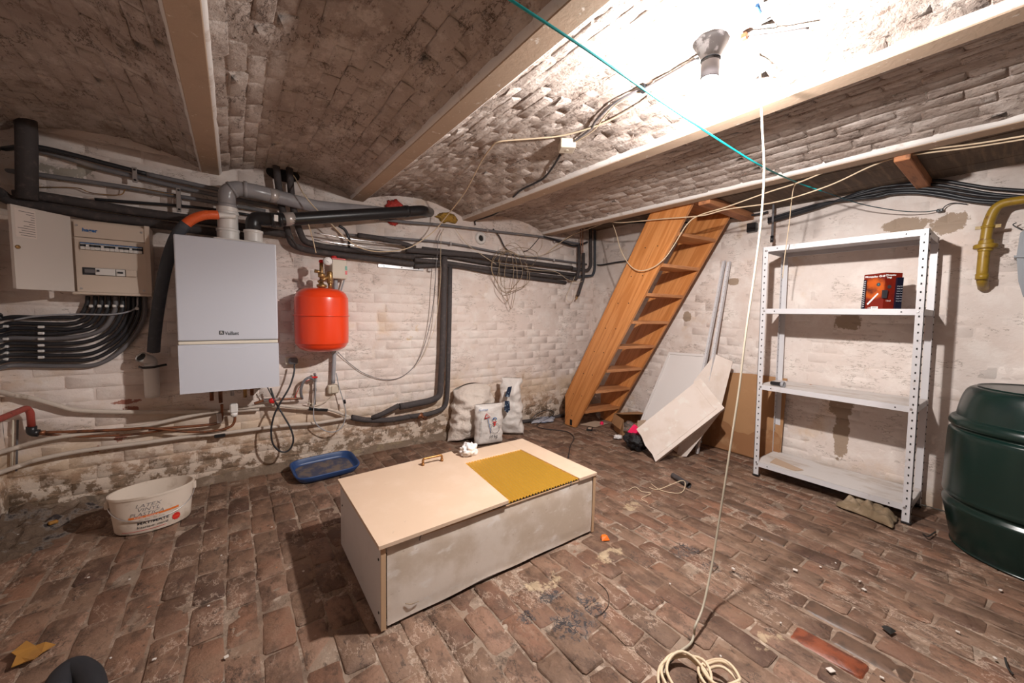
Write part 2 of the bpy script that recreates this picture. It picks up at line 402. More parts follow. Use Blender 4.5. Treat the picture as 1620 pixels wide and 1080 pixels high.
# walls
def brick_wall(name, org, ux, n, length, height, jm, bm_, seed, top=None, shallow=1.0):
    wl = struct(name); ux = V(ux); n = V(n); uz = V((0, 0, 1)); org = V(org)
    b = MB()
    def sf(u, v):
        p = org+ux*(u*length)+uz*(v*height)
        return p+n*(-.0006+.0022*NZ.noise(p*5)+.0018*NZ.noise(p*26))
    b.grid(sf, int(length/.03), int(height/.03)); b.o('plaster', jm, wl, rec=False)
    vs = [brick_mesh('brick', .228, .075, .014, .0014, .0026, bm_, seed+k) for k in range(14)]
    items = []; r = 0; z = .036
    while z < height-.03:
        s = .11*(r % 2)+U(-.012, .012)
        while s < length:
            if .03 < s < length-.03:
                L = 1
                p = org+ux*s+uz*(z+U(-.002, .002)); rough_ = min(1, max(0, (1.9-p.x)/1.2)); p += n*((.0014*NZ.noise(p*2)+U(-.0012, .0016)*(.5+.9*rough_)+.0016*rough_-.0004)*shallow-(.0007 if shallow < 1 else .0))
                items.append((mtx(p, ux, uz, n, U(-.006, .006), U(-.015, .015), U(-.004, .004)) if ux.cross(uz).dot(n) > 0 else mtx(p, -ux, uz, n, U(-.006, .006), U(-.015, .015), U(-.004, .004)), random.choice(vs)))
            s += .233+U(-.008, .008)
        z += .0795; r += 1
    lay(wl, items); return wl
brick_wall('wall_back', (XL, YB, 0), (1, 0, 0), (0, -1, 0), XR-XL, 2.34, 'walljoint', 'wall', 100)
brick_wall('wall_right', (XR, YF, 0), (0, 1, 0), (-1, 0, 0), YB-YF, 2.4, 'walljointr', 'wallr', 200, shallow=.7)
brick_wall('wall_left', (XL, YF+2.6, 0), (0, 1, 0), (1, 0, 0), YB-YF-2.6, 2.34, 'walljoint', 'wall', 300)
b = MB(); b.bb((XL-.1, YF, 0), (XL-.002, YF+2.6, 2.34)); b.o('plaster', 'plain', struct('wall_left_rear')); 

# ceiling: brick vaults between the beams
ceil = struct('ceiling')
BX = [-1.03, -.098, .83, 1.835, 2.835]; ZS, RISE, ZB = 2.105, .10, 2.08
items = []
vb = [brick_mesh('brick', .208, .068, .02, .004, .005, 'vault', 400+k) for k in range(16)]
for k in range(4):
    x0, x1 = BX[k]+.035, BX[k+1]-.035; c, h = (x0+x1)/2, (x1-x0)/2+.01
    b = MB()
    def vf(u, v):
        x = x0+u*(x1-x0); y = YF+v*(YB+.02-YF); p = V((x, y, 0))
        z = ZS+vz(x, c, h, RISE)
        return (x, y, z-.003-.012*max(0, NZ.noise(p*4+V((0, 0, k))))-.006*abs(NZ.noise(p*16))-.008*abs(NZ.noise(p*38)))
    b.grid(vf, 60, 230); b.o('plaster', 'vaultj', ceil, rec=False)
    nr = 13
    for r in range(nr):
        x = x0+(r+.5)/nr*(x1-x0); sl = -2*RISE*(x-c)/h/h; t = V((1, 0, sl)).normalized(); n = V((0, 1, 0)).cross(t)
        n = n if n.z < 0 else -n
        y = YF+.11*(r % 2)+U(-.02, .02)
        while y < YB+.05:
            p = V((x+U(-.003, .003), y, ZS+vz(x, c, h, RISE)))
            d = (.0075 if k == 2 else .011)+.004*NZ.noise(p*4)+U(-.002, .003)
            p += n*d
            items.append((mtx(p, (0, 1, 0), n.cross(V((0, 1, 0))), n, U(-.015, .015), U(-.045, .045), U(-.012, .012)), random.choice(vb)))
            y += .217+U(-.008, .008)
lay(ceil, items)
for k in range(1, 5):
    x = BX[k]; b = MB(); b.bb((x-.046, YF, ZB), (x+.046, YB+.02, ZB+.016), bev=.003); bo = b.o('beam', 'beam', ceil)
    for sg in (-1, 1):
        b = MB()
        def ef(u, v):
            y = YF+v*(YB+.02-YF); q = u*pi*.5
            return (x+sg*(.046+.014*sin(q)*(1+.35*NZ.noise(V((y*9, k, sg))))), y, ZB+.004+.032*(1-cos(q)))
        b.grid(ef, 4, 120); b.o('mortar_edge', 'beamw', bo)
M['joistm'] = surf('rough_joist_wood', (.46, .19, .08), [dict(c=(.25, .10, .045), s=(4, 30, 30), lo=.45, hi=.65)], rough=.7, coord='pos', bump=((40, .3, .003, 5),))
# boarded strip over the stair
x = 2.88
i = 0
while x < XR+.1:
    b = MB(); b.bb((x, 1.56, 2.245+U(0, .004)), (x+.14, YB, 2.27)); b.o('board', 'board', ceil)
    b = MB(); b.bb((x, YF, 2.112+U(0, .005)), (min(x+.141, XR), 1.555, 2.135)); b.o('board', 'board', ceil); x += .146
for (a, c_, zt) in ((.465, .032, 2.112), (1.52, .045, 2.112), (-.6, .05, 2.112)):
    b = MB(); b.bb((2.885, a-c_, 2.055), (XR, a+c_, zt), bev=.004); b.o('joist', 'joistm', ceil)
b = MB(); b.bb((2.885, 1.57, 2.11), (2.912, YB, 2.245)); b.o('trimmer', 'joistm', ceil)
b = MB(); b.bb((2.912, 1.535, 2.135), (XR, 1.56, 2.25)); b.o('opening_side', 'joistm', ceil)
b = MB(); b.bb((XL-.1, YF, 2.36), (XR+.1, YB+.1, 2.4)); b.o('slab', 'plain', ceil)
# cement fillet at the foot of the back wall
M['cement'] = surf('dirty_cement', (.19, .135, .095), [dict(c=(.36, .28, .22), s=8, lo=.5, hi=.65), dict(c=(.12, .09, .065), s=13, lo=.55, hi=.65, o=4), dict(c=(.33, .27, .15), s=5, lo=.55, hi=.7, o=8)], rough=.9, coord='pos', bump=((25, .7, .02, 8),))
b = MB()
def ff(u, v):
    x = XL+u*(2.65-XL); p = V((x, v, 0)); wv = .5+.5*NZ.noise(V((x*2.2, 3, 0))); dp = .03+.05*wv; hh = .02+.04*wv
    f = min(1, (2.65-x)/.3)
    return (x, YB+.002-dp*v*f-.004, max(.0, hh*f*(1-v**1.3))+.012*NZ.noise(V((x*14, v*2, 5)))*f+.004*(1-v)-(.012 if v > .99 else 0))
b.grid(ff, 220, 8); b.o('baseboard_back', 'cement', kind='structure')

# ------------------------------------------------------------------ object materials
dust = lambda a=.5, lo=.5: dict(c=(.45, .37, .3), s=7, lo=lo, hi=lo+.2, amt=a)
M['enamel'] = surf('white_enamel', (.56, .57, .63), rough=.32, bump=((300, .04, .001, 2),))
M['enamel2'] = surf('cream_trim', (.72, .66, .56), rough=.4)
M['whiteplast'] = surf('white_plastic', (.72, .69, .66), [dust(.3)], rough=.4)
M['cream'] = surf('cream_plastic', (.62, .54, .43), [dust(.3)], rough=.45)
M['panelcream'] = surf('fuse_board_cream', (.62, .51, .42), rough=.5)
M['doorcream'] = surf('fuse_board_door', (.60, .53, .48), rough=.5)
M['foam'] = surf('dark_pipe_foam', (.055, .046, .046), [dict(c=(.14, .11, .10), s=30, lo=.5, hi=.75, amt=.6)], rough=.8, bump=((120, .3, .002, 4),))
M['foam2'] = surf('slate_pipe_foam', (.05, .055, .066), [dict(c=(.11, .11, .12), s=25, lo=.5, hi=.75, amt=.5)], rough=.75, bump=((120, .3, .002, 4),))
M['blackfoam'] = surf('black_foam_rubber', (.014, .014, .018), rough=.8)
M['black'] = surf('black_plastic', (.014, .014, .016), rough=.35)
M['blackc'] = surf('black_cable', (.02, .02, .024), rough=.42)
M['greyc'] = surf('grey_cable', (.14, .13, .135), rough=.5)
M['greyp'] = surf('grey_conduit', (.16, .155, .165), [dust(.3)], rough=.5)
M['greylt'] = surf('light_grey_conduit', (.33, .33, .35), rough=.5)
M['flue'] = surf('grey_flue_plastic', (.27, .26, .27), [dict(c=(.37, .35, .36), s=4, lo=.45, hi=.7)], rough=.28)
M['copper'] = surf('dull_copper', (.30, .12, .06), [dict(c=(.12, .06, .04), s=12, lo=.45, hi=.65)], rough=.45, metal=.7)
M['brass'] = surf('aged_brass', (.42, .25, .10), [dict(c=(.16, .09, .05), s=30, lo=.5, hi=.65)], rough=.4, metal=.75)
M['steel'] = surf('galvanised_steel', (.52, .5, .5), rough=.35, metal=.8)
M['chrome'] = surf('chrome', (.7, .7, .72), rough=.15, metal=1)
M['whitepipe'] = surf('white_painted_pipe', (.56, .48, .41), [dict(c=(.30, .22, .16), s=20, lo=.58, hi=.68, amt=.7), dust(.5)], rough=.6)
M['redpipe'] = surf('red_painted_pipe', (.32, .05, .035), [dict(c=(.1, .03, .02), s=20, lo=.5, hi=.65)], rough=.5)
M['tank'] = surf('red_tank_enamel', (.78, .05, .008), rough=.28, coat=.3)
M['redplast'] = surf('red_plastic', (.6, .02, .02), rough=.4)
M['greenplast'] = surf('green_plastic', (.03, .25, .16), rough=.4)
M['orangetape'] = surf('orange_tape', (.75, .12, .03), rough=.3, bump=((50, .6, .006, 4),))
M['print'] = surf('black_print', (.03, .03, .035), rough=.6)
M['printgrey'] = surf('grey_print', (.22, .20, .20), rough=.6)
M['printblue'] = surf('blue_print', (.02, .13, .36), rough=.6)
M['printred'] = surf('red_print', (.62, .02, .015), rough=.6)
M['printorange'] = surf('orange_print', (.75, .17, .02), rough=.6)
M['printwhite'] = surf('white_print', (.85, .82, .8), rough=.6)
M['paper'] = surf('paper_sheet', (.70, .6, .54), rough=.8)
M['lightb'] = surf('lit_bulb', (1, 1, 1), emit=(1, .93, .85), es=60)
M['socket'] = surf('lamp_socket', (.03, .025, .024), [dict(c=(.12, .11, .11), s=20, lo=.5, hi=.6)], rough=.5)
M['collar'] = surf('bulb_collar', (.05, .043, .045), rough=.5)
M['mdf'] = surf('beige_board', (.62, .455, .33), [dict(c=(.68, .52, .40), s=6, lo=.45, hi=.7, amt=.6), dict(c=(.45, .33, .25), s=30, lo=.66, hi=.72, amt=.4)], rough=.55, bump=((200, .08, .001, 3),))
M['mdfe'] = surf('board_cut_edge', (.50, .33, .20), rough=.7)
M['whiteboard'] = surf('white_melamine', (.64, .60, .59), [dict(c=(.50, .45, .42), s=5, lo=.5, hi=.75, amt=.5)], rough=.5)
M['dirtyboard'] = surf('dusty_white_panel', (.68, .60, .53), [dict(c=(.50, .40, .31), s=3.2, lo=.42, hi=.62, amt=.8), dict(c=(.74, .70, .66), s=(8, 8, 14), lo=.54, hi=.66, o=5, amt=.7), dict(c=(.3, .22, .16), s=(25, 25, 60), lo=.68, hi=.71, o=15, amt=.6)], rough=.7, bump=((20, .2, .003, 5),))
M['gold'] = surf('golden_corrugated_grille', (.80, .45, .06), rough=.3, metal=.6)
M['bronze'] = surf('bronze_handle', (.34, .16, .05), rough=.35, metal=.6)
M['tissue'] = surf('white_tissue', (.78, .74, .73), rough=.9)
def wood(name, a, b_, s, rx=0): return surf(name, a, [dict(c=b_, s=s, lo=.42, hi=.60, dist=.3, rx=rx, d=4), dict(c=(b_[0]*.62, b_[1]*.55, b_[2]*.5), s=tuple(q*2.2 for q in s), lo=.56, hi=.68, o=8, amt=.5, rx=rx, d=5), dict(c=(.03, .015, .01), s=28, lo=.735, hi=.75, o=3)], rough=.42, bump=((60, .1, .002, 4),))
M['stair'] = wood('orange_varnished_wood', (.62, .26, .085), (.50, .185, .05), (30, 26, 1.3), radians(-27))
M['tread'] = wood('orange_tread_wood', (.50, .22, .09), (.40, .16, .06), (2, 40, 40))
M['shelfw'] = surf('white_shelf_steel', (.60, .585, .60), [dict(c=(.5, .44, .4), s=14, lo=.62, hi=.7, amt=.5)], rough=.38)
M['shelft'] = surf('dusty_shelf_top', (.66, .62, .60), [dict(c=(.48, .40, .34), s=(10, 4, 5), lo=.48, hi=.68, amt=.8), dict(c=(.42, .17, .05), s=9, lo=.70, hi=.73)], rough=.6)
M['hole'] = surf('dark_hole', (.02, .018, .016), rough=.9)
M['barrel'] = surf('dark_green_plastic', (.003, .016, .0125), [dict(c=(.006, .015, .015), s=4, lo=.5, hi=.7)], rough=.27, bump=((120, .06, .002, 3),))
M['gas'] = surf('ochre_painted_pipe', (.33, .20, .02), [dict(c=(.2, .1, .02), s=22, lo=.52, hi=.68)], rough=.4, bump=((60, .2, .003, 4),))
M['greymetal'] = surf('grey_meter_metal', (.22, .23, .25), rough=.4)
M['cardb'] = surf('brown_cardboard', (.40, .215, .10), [dict(c=(.33, .17, .08), s=(60, 3, 3), lo=.45, hi=.65, amt=.5), dict(c=(.5, .3, .16), s=6, lo=.55, hi=.7, amt=.5)], rough=.8)
M['cardb2'] = surf('torn_cardboard_layer', (.30, .14, .06), [dict(c=(.4, .22, .11), s=8, lo=.5, hi=.7)], rough=.85)
M['cardpale'] = surf('pale_cardboard', (.50, .36, .26), [dust(.4)], rough=.8)
M['foamw'] = surf('dusty_white_foam_board', (.70, .605, .545), [dict(c=(.60, .49, .41), s=4, lo=.45, hi=.65, amt=.7), dict(c=(.5, .36, .2), s=3, lo=.62, hi=.75, o=7, amt=.7), dict(c=(.72, .66, .6), s=12, lo=.55, hi=.65, o=4)], rough=.75, bump=((30, .15, .003, 4),))
M['whitepan'] = surf('white_lacquered_panel', (.74, .70, .68), rough=.45)
M['sackw'] = surf('white_woven_sack', (.70, .61, .54), [dust(.4, .55)], rough=.65, bump=((10, .9, .035, 4), (40, .3, .005, 4)))
M['sackp'] = surf('white_plastic_sack', (.70, .65, .61), [dust(.25, .6)], rough=.42, bump=((9, .7, .02, 3), (45, .25, .004, 4)))
M['traybl'] = surf('blue_plastic', (.018, .055, .17), rough=.4)
M['traydirt'] = surf('dusty_blue_plastic', (.055, .06, .10), [dict(c=(.19, .14, .10), s=18, lo=.42, hi=.62, amt=.75), dict(c=(.5, .42, .36), s=70, lo=.70, hi=.73)], rough=.8)
M['bucket'] = surf('cream_paint_bucket', (.70, .60, .51), [dict(c=(.45, .34, .25), s=9, lo=.5, hi=.7, amt=.7), dict(c=(.2, .14, .1), s=40, lo=.68, hi=.72, amt=.7)], rough=.5)
M['teal'] = surf('turquoise_rope', (.0, .36, .38), rough=.5)
M['tealdk'] = surf('dark_thin_cord', (.02, .05, .06), rough=.6)
M['cordw'] = surf('white_flat_cord', (.38, .33, .255), rough=.5)
M['cordc'] = surf('cream_cord', (.66, .52, .36), rough=.55)
M['tanwire'] = surf('tan_wire', (.30, .22, .14), rough=.6)
M['blackbag'] = surf('black_bin_bag', (.012, .012, .014), rough=.22, bump=((18, .9, .03, 5),))
M['pink'] = surf('bright_pink_plastic', (.85, .01, .10), rough=.35)
M['clear'] = surf('clear_crumpled_film', (.8, .75, .74), rough=.15, trans=.9, ior=1.3, bump=((25, .8, .02, 4),))
M['rag'] = surf('olive_brown_rag', (.23, .165, .10), [dict(c=(.33, .25, .17), s=12, lo=.45, hi=.65)], rough=.95, bump=((25, .6, .01, 5),))
M['towel'] = surf('grey_blue_cloth', (.42, .42, .46), [dict(c=(.2, .22, .3), s=(4, 60, 4), lo=.5, hi=.55)], rough=.95, bump=((60, .5, .005, 4),))
M['leaf'] = surf('yellowed_leaf', (.36, .17, .03), [dict(c=(.3, .14, .03), s=14, lo=.5, hi=.65)], rough=.7)
M['orange'] = surf('orange_scrap', (.85, .16, .01), rough=.5)
M['pack'] = surf('glossy_red_package', (.42, .05, .02), [dict(c=(.85, .24, .02), s=6, b=[((0, .0, .14), (.2, .07, .08))], k=.8, lo=.55, hi=.95), dict(c=(.05, .01, .01), s=9, lo=.60, hi=.75, amt=.5)], rough=.25)
M['packdark'] = surf('dark_blister_side', (.008, .008, .02), rough=.2)
M['yellowfoam'] = surf('yellow_expanding_foam', (.42, .24, .04), [dict(c=(.22, .12, .03), s=30, lo=.5, hi=.6)], rough=.85, bump=((40, .9, .02, 5),))
M['redfoil'] = surf('red_foil_tape', (.5, .04, .03), rough=.35, bump=((30, .9, .02, 5),))
M['silvertape'] = surf('silver_tape', (.5, .46, .44), rough=.35, metal=.4)
M['rubble'] = surf('plaster_rubble_dirt', (.17, .115, .08), [dict(c=(.48, .40, .34), s=12, lo=.52, hi=.60, d=10), dict(c=(.04, .03, .03), s=12, lo=.5, hi=.65)], rough=.95, bump=((30, .9, .03, 8),))
M['flake'] = surf('white_plaster_flake', (.60, .54, .49), rough=.85)

def clip(parent, p, s=(.03, .02, .012), mat='whiteplast', name='clip'):
    b = MB(); b.box(p, s, bev=.003); return b.o(name, mat, parent)

# ------------------------------------------------------------------ boiler
bt = T('boiler', (-.016, 3.06, .69), 'white wall-hung gas boiler above the lower wall pipes', 'boiler')
x0, x1, yf = -.264, .232, 2.89
b = MB(); b.bb((x0+.012, yf+.03, .70), (x1-.012, YB-.004, 1.60), bev=.006); b.o('casing', 'enamel', bt)
b = MB(); b.bb((x0, yf, 1.003), (x1, yf+.16, 1.612), bev=.008, seg=3); uc = b.o('upper_cover', 'enamel', bt)
b = MB(); b.bb((x0+.002, yf+.004, .981), (x1-.002, yf+.1, 1.0), bev=.004, seg=2); b.o('trim_strip', 'enamel2', bt)
b = MB()
n = 24; xs = [x0+(x1-x0)*i/n for i in range(n+1)]
dz = lambda x: .026*max(0, 1-((x-(x0+x1)/2)/.14)**2)
P = [(x0, yf+.004, .692), (x1, yf+.004, .692)] + [(x, yf+.004, .978-dz(x)) for x in reversed(xs)]
b.prism(P, (0, .12, 0)); b.o('lower_cover', 'enamel', bt)
b = MB(); b.bb((x0+.005, yf+.011, .93), (x1-.005, yf+.1, .9795)); b.o('grip_recess', 'enamel', bt)
lq = PY(367, 529.5, yf); text('Vaillant', .030, (lq.x, yf-.0008, lq.z), (1, 0, 0), (0, 0, 1), 'print', uc, 'logo_lettering', sx=.78, bold=.0006)
lq = PY(350.5, 526, yf); b = MB(); b.bb((lq.x-.012, yf-.0008, lq.z-.012), (lq.x+.012, yf+.001, lq.z+.012)); lg = b.o('logo_badge', 'print', uc)
text('R', .022, (lq.x, yf-.0016, lq.z-.0075), (1, 0, 0), (0, 0, 1), 'printwhite', uc, 'logo_letter')
b = MB(); b.bb((-.09, 2.98, 1.61), (.18, 3.15, 1.632), bev=.006); b.o('flue_plate', 'whiteplast', bt)
fx, fy = PY(360, 340, 3.05).x, 3.05
b = MB(); b.lathe((fx, fy, 1.63), [(.058, 0), (.058, .05), (.062, .052), (.062, .065), (.054, .07), (.054, .155), (.06, .157), (.06, .172), (.056, .176), (.056, .20), (.04, .2)], 32); fc = b.o('flue_connector', 'whiteplast', bt, sharp=40)
text('Vaillant', .013, (fx, fy-.0555, 1.762), (1, 0, 0), (0, 0, 1), 'print', fc, ext=.001)
ix = PY(401, 372, 3.02).x
b = MB(); b.lathe((ix, 3.02, 1.63), [(.05, 0), (.05, .055), (.054, .057), (.054, .072), (.045, .075)], 32); b.o('air_inlet', 'whiteplast', bt, sharp=40)
for (px, pz, mt) in ((335, .60, 'copper'), (349, .58, 'copper'), (368, .62, 'steel'), (388, .60, 'brass'), (399, .61, 'copper')):
    q = PY(px, 630, 3.1); b = MB(); b.cyl((q.x, 3.1, .70), (q.x, 3.1, pz), .011, 12)
    b.lathe((q.x, 3.1, .655), [(.011, 0), (.017, .003), (.017, .022), (.011, .025)], 6); b.o('pipe_stub', mt, bt)
b = MB(); q = PY(370, 645, 3.1); b.box((q.x, 3.1, q.z), (.045, .05, .06), bev=.008); b.lathe((q.x, 3.1, q.z-.06), [(.012, 0), (.02, .01), (.02, .03)], 12); b.o('drain_funnel', 'whiteplast', bt)

# grey flue pipe, from the boiler into the wall
A = V((fx, fy, 1.83))
pth = fillet([A, V((fx, fy, 1.93)), V((fx+.05, fy, 1.962)), PY(405, 303, 3.05), PY(500, 327, 3.17), PY(630, 338, 3.33)], .05, 6)
b = MB(); b.tube(pth, .046, 20)
ft = T('flue_pipe', A, 'grey plastic flue pipe bending from boiler top into the wall', 'pipe')
b.o('pipe', 'flue', ft)
for (a, c_) in ((V((fx, fy, 1.83)), V((fx, fy, 1.85))), (PY(385, 299, 3.05), PY(391, 300, 3.05)), (V((fx+.022, fy, 1.944)), V((fx+.034, fy, 1.952)))):
    b = MB(); b.cyl(a, c_, .051, 20); b.o('collar', 'flue', ft)
b = MB(); b.cyl(PY(424, 308, 3.07), PY(438, 311, 3.09), .0475, 20); b.o('tape_band', 'silvertape', ft, 'silver tape band')
# black air duct
b = MB(); Q0 = V((ix, 3.02, 1.69))
pth = fillet([Q0, V((ix, 3.02, 1.785)), PY(440, 348, 3.0), PY(668, 333, 3.1), PY(680, 336, 3.3)], .055, 7)
at_ = T('air_duct', Q0, 'black plastic air duct running from boiler to the wall hole', 'duct')
b.tube(pth, .043, 20); b.o('pipe', 'black', at_)
for (a, c_) in ((PY(428, 348, 3.0), PY(434, 348, 3.0)), (PY(440, 347.5, 3.0), PY(446, 347.5, 3.0)), (PY(640, 334.5, 3.09), PY(646, 334, 3.09))):
    b = MB(); b.cyl(a, c_, .047, 20); b.o('collar', 'black', at_)
b = MB(); b.cyl(PY(449, 347, 3.0), PY(465, 346, 3.01), .0442, 20); b.o('tape_patch', 'silvertape', at_, 'silver tape patch')
b = MB(); q = PY(436, 347, 3.0); b.box((q.x, q.y-.045, q.z), (.022, .004, .04)); b.o('paper_label', 'printwhite', at_)
# insulated hose with orange tape
hp = catmull([PY(372, 342, 3.0), PY(345, 340, 2.98), PY(320, 341, 2.97), PY(297, 352, 2.97), PY(278, 376, 2.98), PY(263, 420, 3.0), PY(253, 470, 3.06), PY(246, 520, 3.1), PY(243, 556, 3.13)], 8)
ht = T('insulated_hose', hp[-1], 'dark foam-insulated hose with orange taped end left of boiler', 'hose')
b = MB(); b.tube(hp[:10], .017, 14); b.o('pipe_end', 'whiteplast', ht, 'white plastic pipe end')
b = MB(); b.tube(hp[8:27], .027, 16); b.o('taped_section', 'orangetape', ht, 'orange taped section')
b = MB(); b.tube(hp[25:], .030, 16); b.o('foam_sleeve', 'foam2', ht)
# drain trap
q = W(240, 600, .07); zt, zb = W(240, 578, .07).z, W(240, 628, .07).z
dt = T('drain_pipe', (q.x, q.y, zb), 'white plastic waste pipe stub strapped to wall left of boiler', 'pipe')
b = MB(); b.lathe((q.x, q.y, zb), [(.034, 0), (.036, .02), (.036, zt-zb-.02), (.041, zt-zb-.015), (.041, zt-zb)], 24)
b.o('pipe', 'whiteplast', dt)
e = V((q.x, q.y, zt)); b = MB(); b.tube(fillet([e, e+V((0, 0, .03)), e+V((-.035, -.05, .06))], .03), .031, 20, caps=False); b.tube([e+V((-.02, -.03, .048)), e+V((-.034, -.049, .0595))], .026, 20); el = b.o('elbow', 'whiteplast', dt)
b = MB(); b.cyl(e+V((-.0345, -.0495, .0597)), e+V((-.036, -.051, .061)), .024, 20); b.o('opening', 'hole', dt)
b = MB(); b.tube([e+V((-.05, -.01, -.004)), e+V((-.03, -.042, -.008)), e+V((.02, -.044, -.006)), e+V((.05, -.02, 0)), e+V((.075, -.02, .004))], .007, 8); b.o('strap', 'black', dt)

# ------------------------------------------------------------------ fuse board
fb = T('fuse_board', (-.55, 3.2, 1.26), 'cream fuse board with its door swung open, above black cables', 'fuse board')
pa, pb_ = PY(108, 343, 3.14), PY(241, 468, 3.14)
ax, bx, az, bz = -.715, -.392, 1.672, 1.262
b = MB(); b.bb((ax, 3.15, bz), (bx, YB-.004, az), bev=.006); b.o('casing', 'panelcream', fb)
b = MB(); b.bb((ax+.02, 3.135, bz+.012), (bx-.022, 3.16, az-.10)); b.o('front_cover', 'panelcream', fb)
b = MB(); b.bb((ax+.02, 3.136, az-.096), (bx-.022, 3.16, az-.015)); hp_ = b.o('header_strip', 'panelcream', fb)
b = MB(); b.bb((bx-.021, 3.13, bz), (bx, 3.16, az)); b.o('frame_side', 'panelcream', fb)
b = MB(); b.bb((ax, 3.125, bz-.004), (bx, 3.155, bz+.011), bev=.003); b.o('frame_sill', 'panelcream', fb)
text('hager', .026, (-.635, 3.1345, 1.607), (1, 0, 0), (0, 0, 1), 'printblue', hp_, 'logo_lettering', bold=.0008)
for (x, z) in ((ax+.03, az-.035), (bx-.035, az-.04), (ax+.035, bz+.03), (bx-.035, bz+.03)):
    b = MB(); b.lathe((x, 3.137, z), [(.006, 0), (.0055, .004)], 12, axis=(0, -1, 0)); b.bb((x-.004, 3.1325, z-.0007), (x+.004, 3.134, z+.0007)); b.o('screw', 'steel', fb)
def zrow(px, py): return PY(px, py, 3.13)
r0, r1 = zrow(127, 388), zrow(225, 395)
b = MB(); b.bb((r0.x-.003, 3.133, r0.z-.021), (r1.x+.003, 3.1345, r0.z+.02)); b.o('breaker_window', 'print', fb)
n = 13; wdt = (r1.x-r0.x)/n
for k in range(n):
    x = r0.x+(k+.5)*wdt
    b = MB(); b.box((x, 3.13, r0.z-.012), (wdt*.94, .014, .016), bev=.001); b.box((x, 3.131, r0.z+.013), (wdt*.94, .01, .009)); br = b.o('breaker', 'whiteplast', fb)
    b = MB(); b.box((x, 3.126, r0.z+.001), (wdt*.5, .014, .008)); b.o('toggle', 'printwhite' if k % 3 == 1 else 'print', br)
    b = MB(); b.box((x, 3.1255, r0.z+.0145), (wdt*.92, .001, .005)); b.o('blue_mark', 'printblue', br)
s0, s1 = zrow(130, 428), zrow(199, 434)
b = MB(); b.bb((s0.x, 3.133, s0.z-.021), (s1.x, 3.1345, s0.z+.02)); b.o('lower_window', 'print', fb)
L = s1.x-s0.x
for (a, c_, mt) in ((.30, .76, 'whiteplast'), (.78, .99, 'whiteplast'), (1.01, 1.27, 'panelcream')):
    b = MB(); b.bb((s0.x+a*L, 3.122, s0.z-.019), (s0.x+c_*L, 3.134, s0.z+.018), bev=.001); k_ = b.o('residual_switch' if a < .5 else ('main_breaker' if a < 1 else 'blank_cover'), mt, fb)
    if a < 1:
        b = MB(); cx = s0.x+(a+.07 if a < .5 else .88)*L; b.box((cx, 3.119, s0.z+(.004 if a < .5 else 0)), (.010 if a < .5 else .022, .008, .010)); b.o('toggle', 'print', k_)
b = MB(); b.bb((s0.x+.01, 3.124, s0.z-.01), (s0.x+.055, 3.133, s0.z+.01)); b.o('terminal', 'greyc', fb)
# door
h0, h1 = V((-.706, 3.125, 1.668)), V((-.706, 3.125, 1.276)); e0 = PY(15, 323, 2.93); fz1, fz0 = 1.676, 1.272
e0 = V((e0.x, 2.93, 0)); dn = (e0-V((h0.x, h0.y, 0))).normalized(); nn = V((-dn.y, dn.x, 0)); nn = nn if nn.y < 0 else -nn
b = MB(); H = V((h0.x, h0.y, 0)); Lk = (e0-H).length
def dbox(b, a, c_, z0, z1, d0, d1): return b.hexa([H+dn*a+nn*d0+V((0, 0, z0)), H+dn*c_+nn*d0+V((0, 0, z0)), H+dn*c_+nn*d1+V((0, 0, z0)), H+dn*a+nn*d1+V((0, 0, z0))], [H+dn*a+nn*d0+V((0, 0, z1)), H+dn*c_+nn*d0+V((0, 0, z1)), H+dn*c_+nn*d1+V((0, 0, z1)), H+dn*a+nn*d1+V((0, 0, z1))])
dbox(b, 0, Lk, fz0, fz1, 0, .004); dbox(b, Lk-.008, Lk, fz0, fz1, -.012, 0); dbox(b, 0, Lk, fz0, fz0+.005, -.012, 0); dbox(b, 0, Lk, fz1-.005, fz1, -.012, 0)
dr = b.o('door', 'doorcream', fb)
b = MB(); dbox(b, Lk*.62, Lk-.012, fz1-.15, fz1-.012, .004, .0052); ps = b.o('circuit_list', 'paper', dr)
b = MB()
for k in range(11):
    z = fz1-.026-k*.0115; dbox(b, Lk*.64, Lk*(.70+.22*random.random()), z, z+.0022, .0052, .006)
b.o('list_lines', 'print', dr)
b = MB(); c0 = H+dn*(Lk-.014)+V((0, 0, 1.475)); b.lathe(c0+nn*.004, [(.009, 0), (.009, .006), (.004, .007)], 16, axis=nn); b.o('lock', 'brass', dr)

# cables out of the board, turning left along the wall
starts = [139, 151, 161, 172, 183, 194, 204, 212, 220, 229]
lefts = [503, 513, 521, 529, 536.5, 545, 554, 563, 571, 580]
for i, (sx_, ly) in enumerate(zip(starts, lefts)):
    off = .03+.004*(i % 3); top = W(sx_, 468, off)
    cx = 65+4*i
    P = [top, W(sx_-2, 482+i*2.5, off), W(sx_-14-i*1.5, 500+i*5, off), W(sx_-40-i*3.5, ly-(1 if i < 3 else 5), off), W(cx, ly-1, off), W(22, ly-2, off)]
    if i in (0, 4): P += [W(0, ly-1+2, off)]
    P += [LW(-6, ly+(-6 if i == 0 else 3), .03), LW(-90, ly+8, .03)]
    b = MB(); b.tube(catmull(P, 9), .0105 if i not in (4, 9) else .012, 9)
    tag(b.o('cable', 'greyc' if i in (4, 9) else 'blackc'), ['uppermost black', 'second black', 'third black', 'fourth black', 'thick grey', 'sixth black', 'seventh black', 'eighth black', 'ninth black', 'lowest dark grey'][i]+' cable of the bundle curving left from under the fuse board', 'cable', 'cables under the fuse board')
wc = catmull([W(218, 470, .05), W(214, 488, .055), W(180, 497, .055), W(120, 497, .055), W(60, 500, .05), W(22, 506, .05)], 8)
